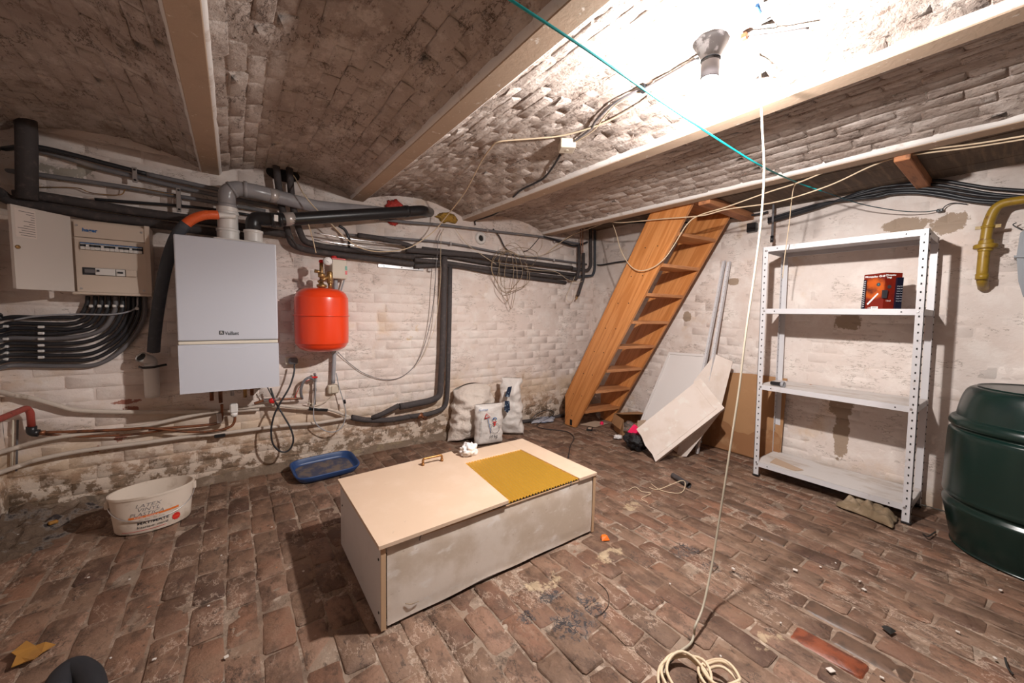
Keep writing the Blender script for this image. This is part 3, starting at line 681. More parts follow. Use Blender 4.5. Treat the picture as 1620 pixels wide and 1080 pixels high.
b = MB(); b.tube(wc, .005, 8); tag(b.o('cable', 'greylt'), 'thin light grey cable crossing in front of the black cable bundle', 'cable')
cr = T('cable_clip_rail', W(64, 582, .03), 'column of small white cable clips on the left cable bundle', 'cable clip')
for y in (517, 527, 536, 546, 555, 565): clip(cr, W(65, y, .05), (.024, .018, .014))
cr2 = T('cable_clip_rail', W(6, 582, .03), 'column of small white cable clips at the left room corner', 'cable clip')
for y in (516, 536, 548, 558, 568): clip(cr2, W(9, y, .05), (.02, .018, .014))
cr3 = T('cable_clip_rail', W(170, 490, .03), 'row of white cable clips just below the fuse board', 'cable clip')
for x in (144, 157, 169, 181, 193, 217): clip(cr3, W(x, 484 + (4 if x == 217 else 0), .055), (.016, .016, .016))

# ------------------------------------------------------------------ pipes under the ceiling, left part
def pipe(P, r, mat, label, name='pipe', cat='pipe', seg=12, fil=None, cm=True, group=None):
    P = [V(p) for p in P]
    P = fillet(P, fil) if fil else (catmull(P, 7) if cm else P)
    b = MB(); b.tube(P, r, seg); return tag(b.o(name, mat), label, cat, group)
pipe([LW(-60, 232, .05), LW(-5, 236, .05), W(35, 232, .09), W(62, 233, .09), W(100, 241, .08), W(170, 259, .06), W(232, 275, .05)], .0125, 'blackc', 'uppermost black conduit sagging under the ceiling at left', 'conduit')
pipe([W(232, 275, .05), W(300, 290, .05), W(352, 301, .05), W(395, 307, .05), W(440, 318, .04)], .013, 'greyp', 'grey conduit under the ceiling continuing right of the black one', 'conduit')
pipe([W(60, 238, .04), W(96, 247, .04), W(155, 265, .04), W(212, 279, .04), W(300, 300, .04), W(380, 316, .04), W(440, 328, .03)], .0135, 'greyp', 'second grey conduit from the ceiling, held by the left clamp', 'conduit')
pipe([LW(-60, 262, .05), LW(-5, 268, .04), W(30, 272, .05), W(60, 276, .05), W(130, 286, .045), W(210, 298, .04), W(280, 310, .04), W(345, 321, .04), W(420, 334, .04)], .0125, 'greyp', 'third grey conduit from the ceiling with a yellow wire along it', 'conduit')
pipe([W(150, 315, .03), W(200, 319, .03), W(280, 325, .03), W(345, 332, .03), W(395, 340, .03)], .0085, 'blackc', 'thin black conduit above the thick insulated pipes at left', 'conduit')
pipe([W(58, 296, .03), W(120, 297, .03), W(145, 305, .03), W(190, 308, .03), W(208, 296, .05), W(280, 309, .055)], .0028, 'brass', 'thin yellow earth wire looping over the grey conduit', 'wire', 'wire', 6)
pipe([W(22, 308, .07), W(60, 310, .07), W(150, 324, .07), W(205, 333, .07), W(278, 343, .07), W(345, 352, .08), W(400, 362, .08), W(460, 372, .07)], .026, 'foam', 'upper thick black insulated pipe behind the boiler', 'insulated_pipe')
pipe([LW(-60, 285, .05), LW(-5, 303, .07), W(18, 317, .07), W(95, 331, .07), W(160, 343, .07), W(230, 352, .07), W(300, 362, .08), W(345, 368, .08), W(400, 376, .07)], .027, 'foam', 'lower thick black insulated pipe just above the fuse board', 'insulated_pipe')
q0, q1 = W(42, 212, .10), W(43, 316, .10)
b = MB(); b.tube([q0+V((0, 0, .08)), q0, q1], .040, 18); tag(b.o('soil_pipe', 'foam'), 'short thick dark vertical duct from ceiling at far left', 'duct')
for i, (x, y0, y1, lb) in enumerate(((214, 270, 286, 'left'), (283, 302, 332, 'right'))):
    a, c_ = W(x, y0, .055), W(x, y1, .055)
    ct = T('pipe_clamp', c_, 'galvanised clamp on the ceiling conduits, %s of two' % lb, 'clamp', None)
    b = MB(); b.box((a+c_)/2+V((0, -.018, 0)), (.022, .006, (a-c_).length+.03), bev=.002); b.o('strap', 'steel', ct)
    for z in (a.z, c_.z):
        b = MB(); b.lathe((a.x, a.y-.02, z), [(.006, 0), (.006, .006)], 8, axis=(0, -1, 0)); b.o('screw', 'black', ct)
    b = MB(); b.box((a.x, YB-.02, (a.z+c_.z)/2), (.02, .04, .03)); b.o('bracket', 'steel', ct)

# ------------------------------------------------------------------ pipes, middle and right part
pipe([W(436, 272, .10)+V((0, 0, .10)), W(440, 290, .10), W(446, 330, .10), W(455, 366, .09), W(462, 388, .08), W(486, 396, .07), W(545, 404, .06), W(600, 411, .05), W(650, 417, .05), W(654, 417.5, .05)], .0225, 'foam', 'lower insulated pipe dropping from ceiling hole and turning right', 'insulated_pipe', fil=.05)
pipe([W(458, 282, .10)+V((0, 0, .10)), W(460, 300, .10), W(466, 340, .10), W(474, 366, .09), W(481, 382, .075), W(510, 390, .065), W(590, 399, .05), W(655, 407, .05)], .0225, 'foam', 'upper insulated pipe dropping from ceiling hole and turning right', 'insulated_pipe', fil=.05)
b = MB(); b.lathe(W(448, 283, .02)+V((0, 0, .035)), [(.0, 0), (.10, .0), (.105, .01), (.0, .012)], 20, axis=(0, -1, -.4), sx=1, sy=.5, cap=False)
tag(b.o('pipe_opening', 'hole'), 'dark opening broken into ceiling corner behind the grey flue', 'hole')
pipe([W(642, 395, .085), W(700, 400, .08), W(760, 405, .07), W(850, 417, .06), W(905, 424, .05)], .024, 'foam', 'front insulated pipe of the long wall bundle, upper', 'insulated_pipe')
pipe([W(642, 404, .04), W(700, 404, .04), W(770, 416, .035), W(850, 427, .03), W(912, 435, .03)], .019, 'foam', 'second insulated pipe of the long wall bundle', 'insulated_pipe')
pipe([W(655, 411, .06), W(700, 415, .055), W(780, 426, .05), W(870, 437, .04), W(912, 441, .04)], .0195, 'foam', 'third insulated pipe of the long wall bundle', 'insulated_pipe')
pipe([W(655, 421, .035), W(716, 420, .035), W(790, 433, .03), W(895, 447, .03)], .0195, 'foam', 'lowest insulated pipe of the long wall bundle, ending near corner', 'insulated_pipe')
pipe([W(566, 372, .08), W(600, 377, .08), W(640, 386, .085), W(657, 392, .085)], .020, 'foam', 'short insulated pipe sleeve slanting down to the wall bundle', 'insulated_pipe')
pipe([W(668, 392, .05), W(720, 398, .045), W(760, 402, .04)], .012, 'foam', 'short thin insulated pipe on top of the wall bundle', 'insulated_pipe')
pipe([W(600, 346, .05), W(640, 351, .05), W(700, 356, .04), W(735, 360, .04), W(800, 368, .03), W(852, 374, .03), W(890, 381, .03), W(918, 386, .03)], .0125, 'greyp', 'grey conduit running high along back wall past the round vent', 'conduit')
pipe([W(548, 371, .04), W(630, 377, .04), W(713, 385, .03), W(800, 401, .03), W(877, 411, .03), W(928, 418, .03)], .0105, 'greyp', 'grey conduit with two saddle clamps above the pipe bundle', 'conduit')
pipe([W(860, 374, .04), W(885, 382, .05), W(910, 389, .05), W(929, 383, .05)], .011, 'blackc', 'short black cable curving down to the corner pipes', 'cable', 'cable')
pipe([W(780, 362, .03), W(790, 374, .03), W(798, 390, .03), W(806, 398, .03)], .006, 'blackc', 'short black cable dropping right of the round vent', 'cable', 'cable')
pipe([W(853, 376, .03), W(845, 386, .03), W(836, 395, .03), W(828, 398, .03)], .004, 'blackc', 'thin black wire dropping between the two conduits', 'wire', 'wire', 6)
for k, (ya, yb) in enumerate(((368, 391), (379, 399))):
    pipe([W(497, ya, .11), W(560, (ya+yb)/2-1, .10), W(652, yb-2, .09)], .0045, 'chrome', ['upper', 'lower'][k]+' thin shiny metal tube in front of the insulated pipes', 'metal_tube', 'tube', 8)
pipe([W(536, 357, .1), W(546, 364, .1), W(552, 378, .1), W(552, 392, .07)], .011, 'black', 'short black hose bending behind the air duct', 'hose', 'hose')
for (x, y, lb) in ((713, 385, 'above the vertical pipes'), (877, 411, 'near the corner'), (771, 364, 'beside the round vent'), (878, 382, 'on the high conduit near the corner')):
    b = MB(); p = W(x, y, .045); b.box(p, (.02, .012, .034), bev=.003); b.box(p+V((0, .015, 0)), (.014, .03, .016)); tag(b.o('saddle_clamp', 'steel'), 'small steel saddle clamp on conduit '+lb, 'clamp')
# vertical pair
pv = [W(703, 406, .085), W(703, 430, .085), W(700, 560, .085), W(696, 627, .085), W(680, 634, .085), W(644, 641, .085), W(632, 643, .085)]
b = MB(); b.tube(fillet(pv, .07), .0285, 14)
tag(b.o('insulated_pipe', 'foam'), 'thick vertical insulated pipe left of its thinner neighbour', 'pipe')
pipe([W(631, 641, .085), W(604, 655, .08), W(588, 661, .07)], .021, 'foam', 'slanting loose insulation sleeve at the lower pipe elbow', 'insulated_pipe', cm=False)
pv = [W(712, 422, .05), W(711, 500, .05), W(708, 620, .05), W(705, 645, .05), W(680, 655, .06), W(645, 659, .06)]
b = MB(); b.tube(fillet(pv, .09), .0215, 14)
tag(b.o('insulated_pipe', 'foam'), 'thinner vertical insulated pipe right of the thick one', 'pipe')
pipe([W(648, 659, .06), W(615, 664, .06), W(580, 664, .06), W(556, 660, .06)], .023, 'foam', 'lowest insulated pipe sleeve running left above the floor', 'insulated_pipe')
b = MB(); q = W(665, 658, .06); b.cyl(q+V((-.03, 0, 0)), q+V((.02, 0, .01)), .024, 10); b.cyl(q, q+V((.02, -.05, -.01)), .012, 10); b.lathe(q+V((.02, -.05, -.01)), [(.018, 0), (.018, .015)], 6, axis=(.3, -1, 0)); tag(b.o('pipe_valve', 'copper'), 'small corroded valve on the lowest insulated pipe', 'valve')
# right-end risers
pipe([W(934, 352, .06)+V((0, 0, .2)), W(934, 362, .06), W(935, 420, .06), W(930, 428, .06), W(905, 425, .055)], .020, 'foam', 'inner black insulated riser at the room corner', 'insulated_pipe', fil=.05)
pipe([W(941, 352, .04)+V((0, 0, .2)), W(941, 362, .04), W(941, 425, .04), W(938, 436, .04), W(912, 438, .04)], .016, 'foam2', 'outer black insulated riser at the room corner', 'insulated_pipe', fil=.04)
pipe([W(916, 388, .085), W(916, 425, .085), W(913, 440, .08), W(900, 442, .07)], .0195, 'foam', 'short insulated riser joining the bundle before corner', 'insulated_pipe', fil=.04)
pipe([W(923, 400, .10), W(923, 440, .10), W(914, 468, .10)], .019, 'foam', 'insulated pipe end slanting down below the bundle', 'insulated_pipe', fil=.03)
b = MB(); p = W(914, 468, .10); b.cyl(p, W(911.5, 473, .10), .009, 10); tag(b.o('pipe_plug', 'brass'), 'small brass plug at the slanting pipe end', 'plug')
for x in (918.5, 922): pipe([W(x, 352, .095)+V((0, 0, .1)), W(x, 362, .095), W(x, 402, .095)], .006, 'copper', 'thin bare copper riser, %s of the pair near corner' % ('left' if x < 920 else 'right'), 'copper_pipe')
pipe([W(944, 419, .03), RW(952, 419, .03), RW(975, 415, .03), RW(1005, 411, .03)], .0095, 'blackc', 'black conduit on right wall behind the stair', 'conduit', 'cable')

# round vent, foam and foil patches, bracket plate
q = W(760, 377, .004); vt = T('wall_vent', q, 'round white vent with a dark ragged hole in back wall', 'vent')
b = MB(); b.lathe(q, [(.030, .0), (.030, .02), (.044, .024), (.058, .014), (.060, 0)], 28, axis=(0, -1, 0), cap=False); b.o('ring', 'whiteplast', vt)
b = MB(); b.lathe(q+V((0, -.004, 0)), [(.0, 0), (.031, 0)], 20, axis=(0, -1, 0), cap=False); b.o('hole', 'hole', vt)
def blob(c, r, amp, fr, seed, nu=24, nv=14, sc=(1, 1, 1), flat=None):
    b = MB()
    def f(u, v):
        t = 2*pi*u; p = pi*(.001+.998*v); d = V((sin(p)*cos(t), sin(p)*sin(t), cos(p)))
        k = 1+amp*NZ.noise(d*fr+V((seed, 0, 0)))+amp*.5*NZ.noise(d*fr*2.3+V((0, seed, 0)))
        q = V((d.x*sc[0], d.y*sc[1], d.z*sc[2]))*r*k+V(c)
        if flat is not None: q.z = max(q.z, flat)
        return q
    b.grid(f, nu, nv, closeu=True); return b
tag(blob(W(706, 344, .01), .055, .5, 2, 3, sc=(2.0, .5, .75)).o('foam_filler', 'yellowfoam'), 'ochre expanding foam around the air duct wall hole', 'foam')
tag(blob(W(625, 327, .02), .055, .4, 2.4, 5, sc=(1.3, .6, .9)).o('foil_wrap', 'redfoil'), 'red foil wrap where the flue enters wall', 'tape')
tag(blob(W(622, 352, .01), .030, .4, 2.4, 8, sc=(1.3, .5, .8)).o('foil_scrap', 'redfoil'), 'small red foil scrap hanging below the air duct', 'tape')
q0, q1 = W(598, 420, .012), W(670, 426, .012)
bp = T('bracket_plate', q0, 'narrow galvanised bracket plate below the pipe bundle', 'bracket')
d = (q1-q0); b = MB(); R = M4.Rotation(0, 3, 'Y'); b.box((q0+q1)/2, (d.length, .008, .028), bev=.002); pl = b.o('plate', 'steel', bp)
for t in (.12, .5, .88):
    b = MB(); p = q0+d*t; b.lathe((p.x, p.y-.003, p.z), [(.005, 0), (.005, .004)], 10, axis=(0, -1, 0)); b.o('screw', 'hole', bp)
b = MB(); b.box(q1+V((.05, -.01, -.004)), (.035, .03, .024), bev=.003); b.o('end_block', 'silvertape', bp)

# ------------------------------------------------------------------ expansion tank
tc = V((.524, 3.075, .897)); R_ = .178; Ht = .462
tk = T('expansion_tank', tc, 'round red expansion tank hung beside the white boiler', 'tank')
b = MB(); pf = []
for k in range(9): a = k/8*pi/2; pf.append((R_-.055+.055*sin(a) if k else 0.001, .075-.075*cos(a)))
pf[1:1] = [(.09, .001)]
prof = [(0.001, .004), (.06, .0), (.11, .006), (.15, .026), (.17, .055), (R_, .095), (R_, Ht-.10), (.171, Ht-.06), (.152, Ht-.028), (.115, Ht-.008), (.06, Ht-.001), (.001, Ht)]
pp = [V((r, h, 0)) for r, h in prof]; pp = catmull(pp, 4)
b.lathe(tc, [(max(.001, p.x), p.y) for p in pp], 48, cap=False); b.o('shell', 'tank', tk)
b = MB(); b.lathe(tc+V((0, 0, .262)), [(R_-.002, -.005), (R_+.007, -.004), (R_+.009, 0), (R_+.007, .004), (R_-.002, .005)], 48, cap=False); b.o('seam_band', 'tank', tk)
top = tc+V((0, 0, Ht))
b = MB(); b.cyl(top+V((-.01, -.06, -.01)), top+V((-.01, -.06, .03)), .019, 12); b.cyl(top+V((.045, -.06, -.012)), top+V((.045, -.06, .06)), .0135, 12)
b.lathe(top+V((.045, -.06, .03)), [(.014, 0), (.02, .003), (.02, .02), (.014, .023)], 6); b.lathe(top+V((.045, -.06, .07)), [(.012, -.03), (.019, -.02), (.020, .04), (.013, .05)], 12)
b.tube([top+V((-.03, -.06, .035)), top+V((.03, -.06, .08))], .014, 10); b.cyl(top+V((-.01, -.06, .03)), top+V((-.01, -.06, .18)), .013, 12)
b.lathe(top+V((-.01, -.06, .07)), [(.014, 0), (.023, .004), (.023, .03), (.014, .034)], 8); b.cyl(top+V((-.01, -.06, .11)), top+V((-.055, -.06, .115)), .012, 10)
b.lathe(top+V((-.01, -.06, 0)), [(.024, 0), (.034, .004), (.034, .02), (.024, .024)], 8)
va = b.o('valve_group', 'brass', tk)
b = MB(); b.cyl(top+V((.03, -.075, .16)), top+V((.035, -.085, .17)), .006, 8); b.box(top+V((-.01, -.06, .185)), (.03, .03, .022), bev=.006); b.o('red_cap', 'redplast', va)
gc = top+V((.025, -.10, .185))
b = MB(); b.lathe(gc, [(.001, 0), (.030, 0), (.032, .004), (.032, .014), (.029, .017)], 28, axis=(-.1, -1, 0)); ga = b.o('pressure_gauge', 'chrome', tk)
b = MB(); b.lathe(gc+V((-.002, -.0175, 0)), [(.001, .001), (.028, .0005), (.028, 0)], 28, axis=(-.1, -1, 0)); fcg = b.o('gauge_face', 'printwhite', ga)
b = MB()
for k in range(9):
    a = radians(-45+k*33.75); d_ = V((-cos(a), 0, sin(a))); b.box(gc+V((-.002, -.0195, 0))+d_*.022, (.0012, .001, .004), R=M4.Rotation(a+pi/2, 3, 'Y'))
b.box(gc+V((-.006, -.0198, -.003)), (.018, .001, .002), R=M4.Rotation(.7, 3, 'Y')); b.o('gauge_marks', 'print', ga)
b = MB(); b.bb((tc.x-.02, 3.24, 1.1), (tc.x+.02, YB-.002, 1.3)); b.bb((tc.x-.09, YB-.03, 1.24), (tc.x+.09, YB-.002, 1.265)); b.o('wall_bracket', 'steel', tk)

# control box with red top, conduit, junction box
p = W(538, 424, .07); cb = T('switch_box', (p.x, p.y, p.z-.07), 'small cream switch box with red top right of tank gauge', 'switch')
x0, x1 = W(525, 424, .1).x, W(548, 424, .1).x; z0, z1 = W(538, 441, .1).z, W(538, 411, .1).z
b = MB(); b.bb((x0, YB-.11, z0), (x1, YB-.004, z1), bev=.004); b.o('body', 'cream', cb)
b = MB(); b.bb((x0-.002, YB-.105, z1), (x1-.003, YB-.02, z1+.012), bev=.003); b.lathe(((x0+x1)/2-.03, YB-.07, z1+.01), [(.02, 0), (.022, .012), (.012, .02)], 14); b.o('red_top', 'redplast', cb)
b = MB(); b.bb((x1-.012, YB-.112, z1-.075), (x1+.003, YB-.07, z1-.045)); b.o('start_button', 'greenplast', cb)
b = MB(); b.bb((x1-.012, YB-.112, z1-.11), (x1+.003, YB-.07, z1-.082)); b.o('stop_button', 'redplast', cb)
pipe([W(531, 441, .05), W(531, 470, .05), W(530, 520, .05), W(529, 556, .05), W(527, 606, .05)], .0145, 'greylt', 'grey conduit running down behind the red tank', 'conduit')
pipe([W(545, 441, .05), W(541, 455, .05), W(537, 470, .05)], .006, 'greylt', 'thin grey cable under the switch box', 'cable', 'cable')
b = MB(); q = W(529, 559, .05); b.box(q, (.05, .02, .008)); b.box(q+V((0, 0, .012)), (.03, .03, .02), bev=.003); tag(b.o('conduit_clamp', 'steel'), 'steel clamp on the conduit just below the red tank', 'clamp')
q = W(527, 615, .03); jb = T('junction_box', q, 'small cream junction box below the red tank', 'box')
b = MB(); b.box(q, (.078, .05, .07), bev=.012, seg=2); b.o('body', 'cream', jb)
b = MB(); b.box(q+V((.008, -.027, 0)), (.055, .012, .06), bev=.006); b.o('lid', 'cream', jb)
# socket
q = W(461, 570, .03); sk = T('wall_socket', q, 'grey-brown wall socket with a black plug between boiler and tank', 'socket')
b = MB(); b.box(q, (.085, .05, .055), bev=.008, seg=2); b.o('body', 'cream', sk)
b = MB(); b.box(q+V((.008, -.035, 0)), (.06, .045, .05), bev=.014, seg=2); b.o('plug', 'greyc', sk)
pipe([W(466, 576, .10), W(465, 590, .12), W(458, 612, .14), W(444, 636, .16), W(434, 656, .17), W(429, 680, .17), W(432, 702, .17), W(444, 714, .17), W(457, 712, .17), W(464, 697, .17), W(460, 678, .16), W(447, 655, .14), W(436, 636, .12), W(428, 614, .10)], .0062, 'blackc', 'black power cable hanging in a loop below the boiler', 'power_cable', 'cable', 8)
pipe([W(423, 612, .12), W(430, 626, .12), W(438, 640, .13)], .004, 'blackc', 'short black wire end under the boiler corner', 'wire', 'wire', 6)
# heating controls beneath tank
pipe([W(478, 631, .06), W(476, 618, .08), W(480, 604, .09), W(489, 597, .09), W(496, 600, .07)], .0095, 'greyp', 'braided grey hose bending under the red tank', 'braided_hose', 'hose')
hv = T('red_lever_valve', W(497, 596, .06), 'small valve with red lever handle left of the junction box', 'valve')
b = MB(); q = W(496, 596, .06); b.box(q+V((-.005, -.02, 0)), (.06, .012, .014), bev=.003); b.o('lever', 'redplast', hv)
b = MB(); b.cyl(W(498, 590, .05), W(498, 640, .05), .009, 10); b.lathe(W(498, 600, .05), [(.01, -.02), (.016, -.015), (.016, .015), (.01, .02)], 8); b.lathe(W(498, 616, .05), [(.01, -.012), (.014, -.01), (.014, .01), (.01, .012)], 8); b.o('stem', 'steel', hv)
pipe([W(491, 600, .07), W(478, 606, .07), W(470, 620, .06), W(466, 632, .06)], .0022, 'redplast', 'thin red wire beside the braided hose', 'wire', 'wire', 6)
pipe([W(500, 592, .07), W(499, 620, .08), W(496, 650, .09), W(499, 668, .10), W(512, 680, .10), W(528, 683, .10), W(541, 675, .10), W(547, 655, .09), W(543, 634, .08), W(536, 610, .07), W(532, 590, .06)], .0038, 'greylt', 'thin grey cable looping below the junction box', 'cable', 'cable', 8)
pipe([W(528, 624, .05), W(517, 634, .05), W(500, 639, .05), W(484, 636, .05)], .003, 'cream', 'thin cream wire from junction box to valve', 'wire', 'wire', 6)
pipe([W(545, 632, .09), W(546, 638, .09)], .008, 'black', 'small black connector on the looping grey cable', 'connector', 'connector', 8, cm=False)
pipe([W(402, 638, .08), W(415, 634, .08), W(430, 632, .08), W(455, 631, .08), W(478, 630, .07)], .0085, 'copper', 'short copper pipe running right from under the boiler', 'copper_pipe')
rv = T('red_knob_valve', W(430, 632, .09), 'steel valve with red round knob below the boiler', 'valve')
b = MB(); q = W(430, 632, .08); b.cyl(q+V((-.05, 0, 0)), q+V((.05, 0, 0)), .013, 8); b.cyl(q, q+V((0, -.03, 0)), .008, 8); b.o('body', 'steel', rv)
b = MB(); b.lathe(q+V((0, -.03, 0)), [(.001, 0), (.018, 0), (.021, .006), (.018, .014), (.004, .016)], 14, axis=(0, -1, 0)); b.o('knob', 'redplast', rv)

# ------------------------------------------------------------------ low pipes on the wall
G = 'white painted pipes low on the back wall'
pipe([LW(-70, 610, .05), LW(-6, 619, .05), W(22, 625, .05), W(50, 630, .045), W(90, 641, .045), W(125, 649, .045), W(200, 651.5, .045), W(300, 651, .045), W(350, 650, .045), W(410, 647, .045)], .0135, 'whitepipe', 'highest white painted pipe, dipping from the left corner', 'painted_pipe', group=G)
pipe([W(376, 646, .06), W(430, 641, .06), W(480, 645, .06), W(510, 646, .06), W(530, 650, .06), W(552, 659, .06)], .0115, 'whitepipe', 'white painted pipe between boiler outlet and the insulated sleeves', 'painted_pipe', group=G)
pipe([LW(-80, 738, .05), LW(-10, 718, .05), W(22, 709, .05), W(60, 698, .05), W(100, 690, .05), W(150, 684, .045), W(210, 677, .045), W(250, 669, .045), W(290, 660, .045), W(320, 654, .045), W(352, 649, .045)], .0125, 'whitepipe', 'middle white painted pipe rising right to the boiler', 'painted_pipe', group=G)
pipe([LW(-80, 775, .05), LW(-8, 750, .05), W(24, 739, .05), W(60, 727, .05), W(130, 713, .05), W(230, 700, .05), W(300, 690, .05), W(345, 686, .05), W(450, 673, .05), W(500, 669, .05), W(555, 660, .06)], .0125, 'whitepipe', 'lowest white painted pipe crossing whole left wall', 'painted_pipe', group=G)
pipe([W(66, 684, .06), W(130, 682, .06), W(200, 679, .06), W(235, 677, .07), W(300, 683, .08), W(335, 682, .08), W(362, 676, .08), W(371, 666, .08), W(371, 650, .09)], .0085, 'copper', 'copper pipe sagging and curving up to the drain funnel', 'copper_pipe')
pipe([W(235, 679, .06), W(290, 675, .06), W(335, 671, .06), W(350, 665, .06), W(351, 650, .07), W(351, 640, .10)], .0085, 'copper', 'upper copper pipe turning up below the boiler', 'copper_pipe')
pipe([W(60, 686, .05), W(130, 690, .05), W(210, 687, .05), W(260, 680, .05)], .007, 'copper', 'thin dark copper pipe just under the middle white pipe', 'copper_pipe')
rp = T('red_pipe', W(52, 684, .06), 'red pipe with black elbow at the left corner', 'pipe')
b = MB(); b.tube(fillet([LW(-70, 690, .09), LW(-4, 664, .09), W(42, 645, .09), W(48, 652, .08), W(50, 676, .07)], .04), .0155, 14); b.o('pipe', 'redpipe', rp)
b = MB(); b.tube(fillet([W(50, 674, .07), W(50, 684, .07), W(62, 685, .07)], .03), .0205, 14); b.o('elbow', 'black', rp)
b = MB(); b.cyl(W(60, 684.5, .065), W(72, 684, .06), .013, 8); b.o('nut', 'copper', rp)
for x in (19, 26): pipe([LW(x-6, 660, .02) if False else W(x+2, 664, .02), W(x+1, 700, .02), W(x, 745, .02)], .0045, 'cream' if x < 20 else 'greyc', 'thin %s wire running down the left corner' % ('cream' if x < 20 else 'dark'), 'wire', 'wire', 6, cm=False)
for (x, y) in ((347, 660), (348, 688)):
    b = MB(); b.box(W(x, y, .05), (.028 if y < 670 else .06, .05, .07 if y < 670 else .022), bev=.003); tag(b.o('pipe_bracket', 'steel' if y < 670 else 'black'), ('upright steel' if y < 670 else 'black lower')+' pipe bracket under the boiler', 'bracket')
for (x, y) in ((501, 647),):
    b = MB(); b.tube([W(488, 646, .06), W(518, 648, .06)], .015, 10); tag(b.o('pipe_coupling', 'black'), 'black coupling on the white pipe below the tank', 'coupling')

# ------------------------------------------------------------------ low cabinet with lid and golden grille
bx = T('low_cabinet', (1.0, 1.68, 0), 'low beige and white cabinet lying in the middle of the brick floor', 'cabinet')
X0, X1, Y0, Y1, HT = .415, 1.585, 1.352, 2.012, .326
b = MB(); b.bb((X0, Y0+.004, .004), (X0+.018, Y1, HT)); ep = b.o('end_panel', 'whiteboard', bx)
for (y, z) in ((Y0+.03, HT-.055), (Y0+.03, .06), (Y1-.04, HT-.1)):
    b = MB(); b.lathe((X0, y, z), [(.005, 0), (.005, .002)], 10, axis=(-1, 0, 0)); b.o('screw', 'hole', ep)
b = MB(); b.bb((X0-.0005, Y0+.001, .004), (X0+.0185, Y0+.006, HT)); b.o('edge_band', 'mdfe', bx)
b = MB(); b.bb((X1-.018, Y0+.004, .004), (X1, Y1, HT)); b.o('end_panel', 'whiteboard', bx)
b = MB(); b.bb((X1-.0185, Y0+.001, .004), (X1+.0005, Y0+.006, HT)); b.o('edge_band', 'mdfe', bx)
b = MB(); b.bb((X0+.018, Y1-.018, .004), (X1-.018, Y1, HT)); b.o('back_panel', 'whiteboard', bx)
b = MB()
def fp(u, v):
    x = X0+.024+u*(X1-X0-.046); z = .006+v*(HT-.006)
    e = min(v/.10, (1-v)/.08, u/.03, 1)
    y = Y0+.007-(.003 if e >= 1 else 0)-.004*(1-min(1, v/.12))*(.6+.5*NZ.noise(V((x*3, 0, 2))))+.002*NZ.noise(V((x*6, z*6, 0)))
    if v == 0: z += .01*u*(1-u)*4*(.5+NZ.noise(V((x*4, 1, 1))))+.006
    return (x, y, z)
g = b.grid(fp, 60, 14); b.o('front_panel', 'dirtyboard', bx, 'dusty white sheet front')
b = MB(); b.bb((X0+.02, Y0+.016, HT-.03), (X1-.02, Y0+.03, HT)); b.bb((X0+.02, Y0+.02, .004), (X1-.02, Y0+.03, .02)); b.o('front_rail', 'whiteboard', bx)
for px, py in ((664, 850), (903, 765)):
    p = PY(px, py, Y0); b = MB(); b.tube([V((p.x, Y0+.004, p.z+.012)), V((p.x+.006, Y0+.001, p.z+.006)), V((p.x+.002, Y0+.001, p.z)), V((p.x, Y0+.001, p.z-.012))], .0022, 6); b.o('string_scrap', 'greyc', bx)
b = MB(); p = PY(652, 952, Y0+.006); b.tube(catmull([V((p.x-.03, Y0-.001, p.z+.012)), V((p.x-.005, Y0-.003, p.z)), V((p.x+.025, Y0-.001, p.z-.003))], 5), .0014, 6); b.o('string_scrap', 'rag', bx)
# top frame (right and rear strips) and the corrugated sheet in its opening
zt = .343
b = MB()
gx0, gx1, gy0, gy1 = 1.0, 1.452, Y0+.004, 1.862
b.bb((gx1, Y0-.004, HT), (X1+.004, Y1+.008, zt), bev=.0015); b.bb((gx0-.03, gy1, HT), (gx1, Y1+.008, zt), bev=.0015); b.bb((X0+.02, Y1-.10, HT-.002), (gx0-.03, Y1-.004, zt-.008)); b.o('top_frame', 'mdf', bx)
b = MB()
amp, pit = .012, .0185
def gf(u, v):
    x = gx0-.42+u*(gx1-gx0+.42); y = gy0+v*(gy1-gy0)
    return (x, y, zt-.0155+amp*abs(sin((x-.25*(y-gy0))/pit*pi))**.6)
b.grid(gf, 600, 14); b.o('corrugated_grille', 'gold', bx, 'golden corrugated sheet')
b = MB(); b.bb((gx0-.42, gy0-.002, HT-.004), (gx1, gy0+.001, zt-.0165)); b.o('grille_edge', 'mdfe', bx)
# lid, tipped slightly up at its right end
lid = [V((.404, 1.335, .352)), V((.968, 1.322, .366)), V((1.045, 2.02, .362)), V((.404, 2.012, .352))]
b = MB()
L4 = [V((.405, 1.343, .345)), V((.985, 1.341, .357)), V((1.05, 2.03, .357)), V((.405, 2.022, .345))]
b.prism([p-V((0, 0, .0145)) for p in L4], (0, 0, .0145)); ld = b.o('lid', 'mdf', bx)
hA, hB = FL(669, 736, .353), FL(699, 729, .355)
b = MB(); z_ = V((0, 0, 1)); b.tube(fillet([hA, hA+z_*.036, hB+z_*.036, hB], .012), .0065, 10); b.cyl(hA, hA+z_*.012, .009, 10); b.cyl(hB, hB+z_*.012, .009, 10); b.o('handle', 'bronze', ld)
tag(blob(FL(742, 719, .345)+V((0, 0, .030)), .05, .42, 2.6, 21, 40, 26, sc=(1.05, .8, .8), flat=.344).o('crumpled_tissue', 'tissue'), 'crumpled white tissue on the cabinet top behind the grille', 'tissue')

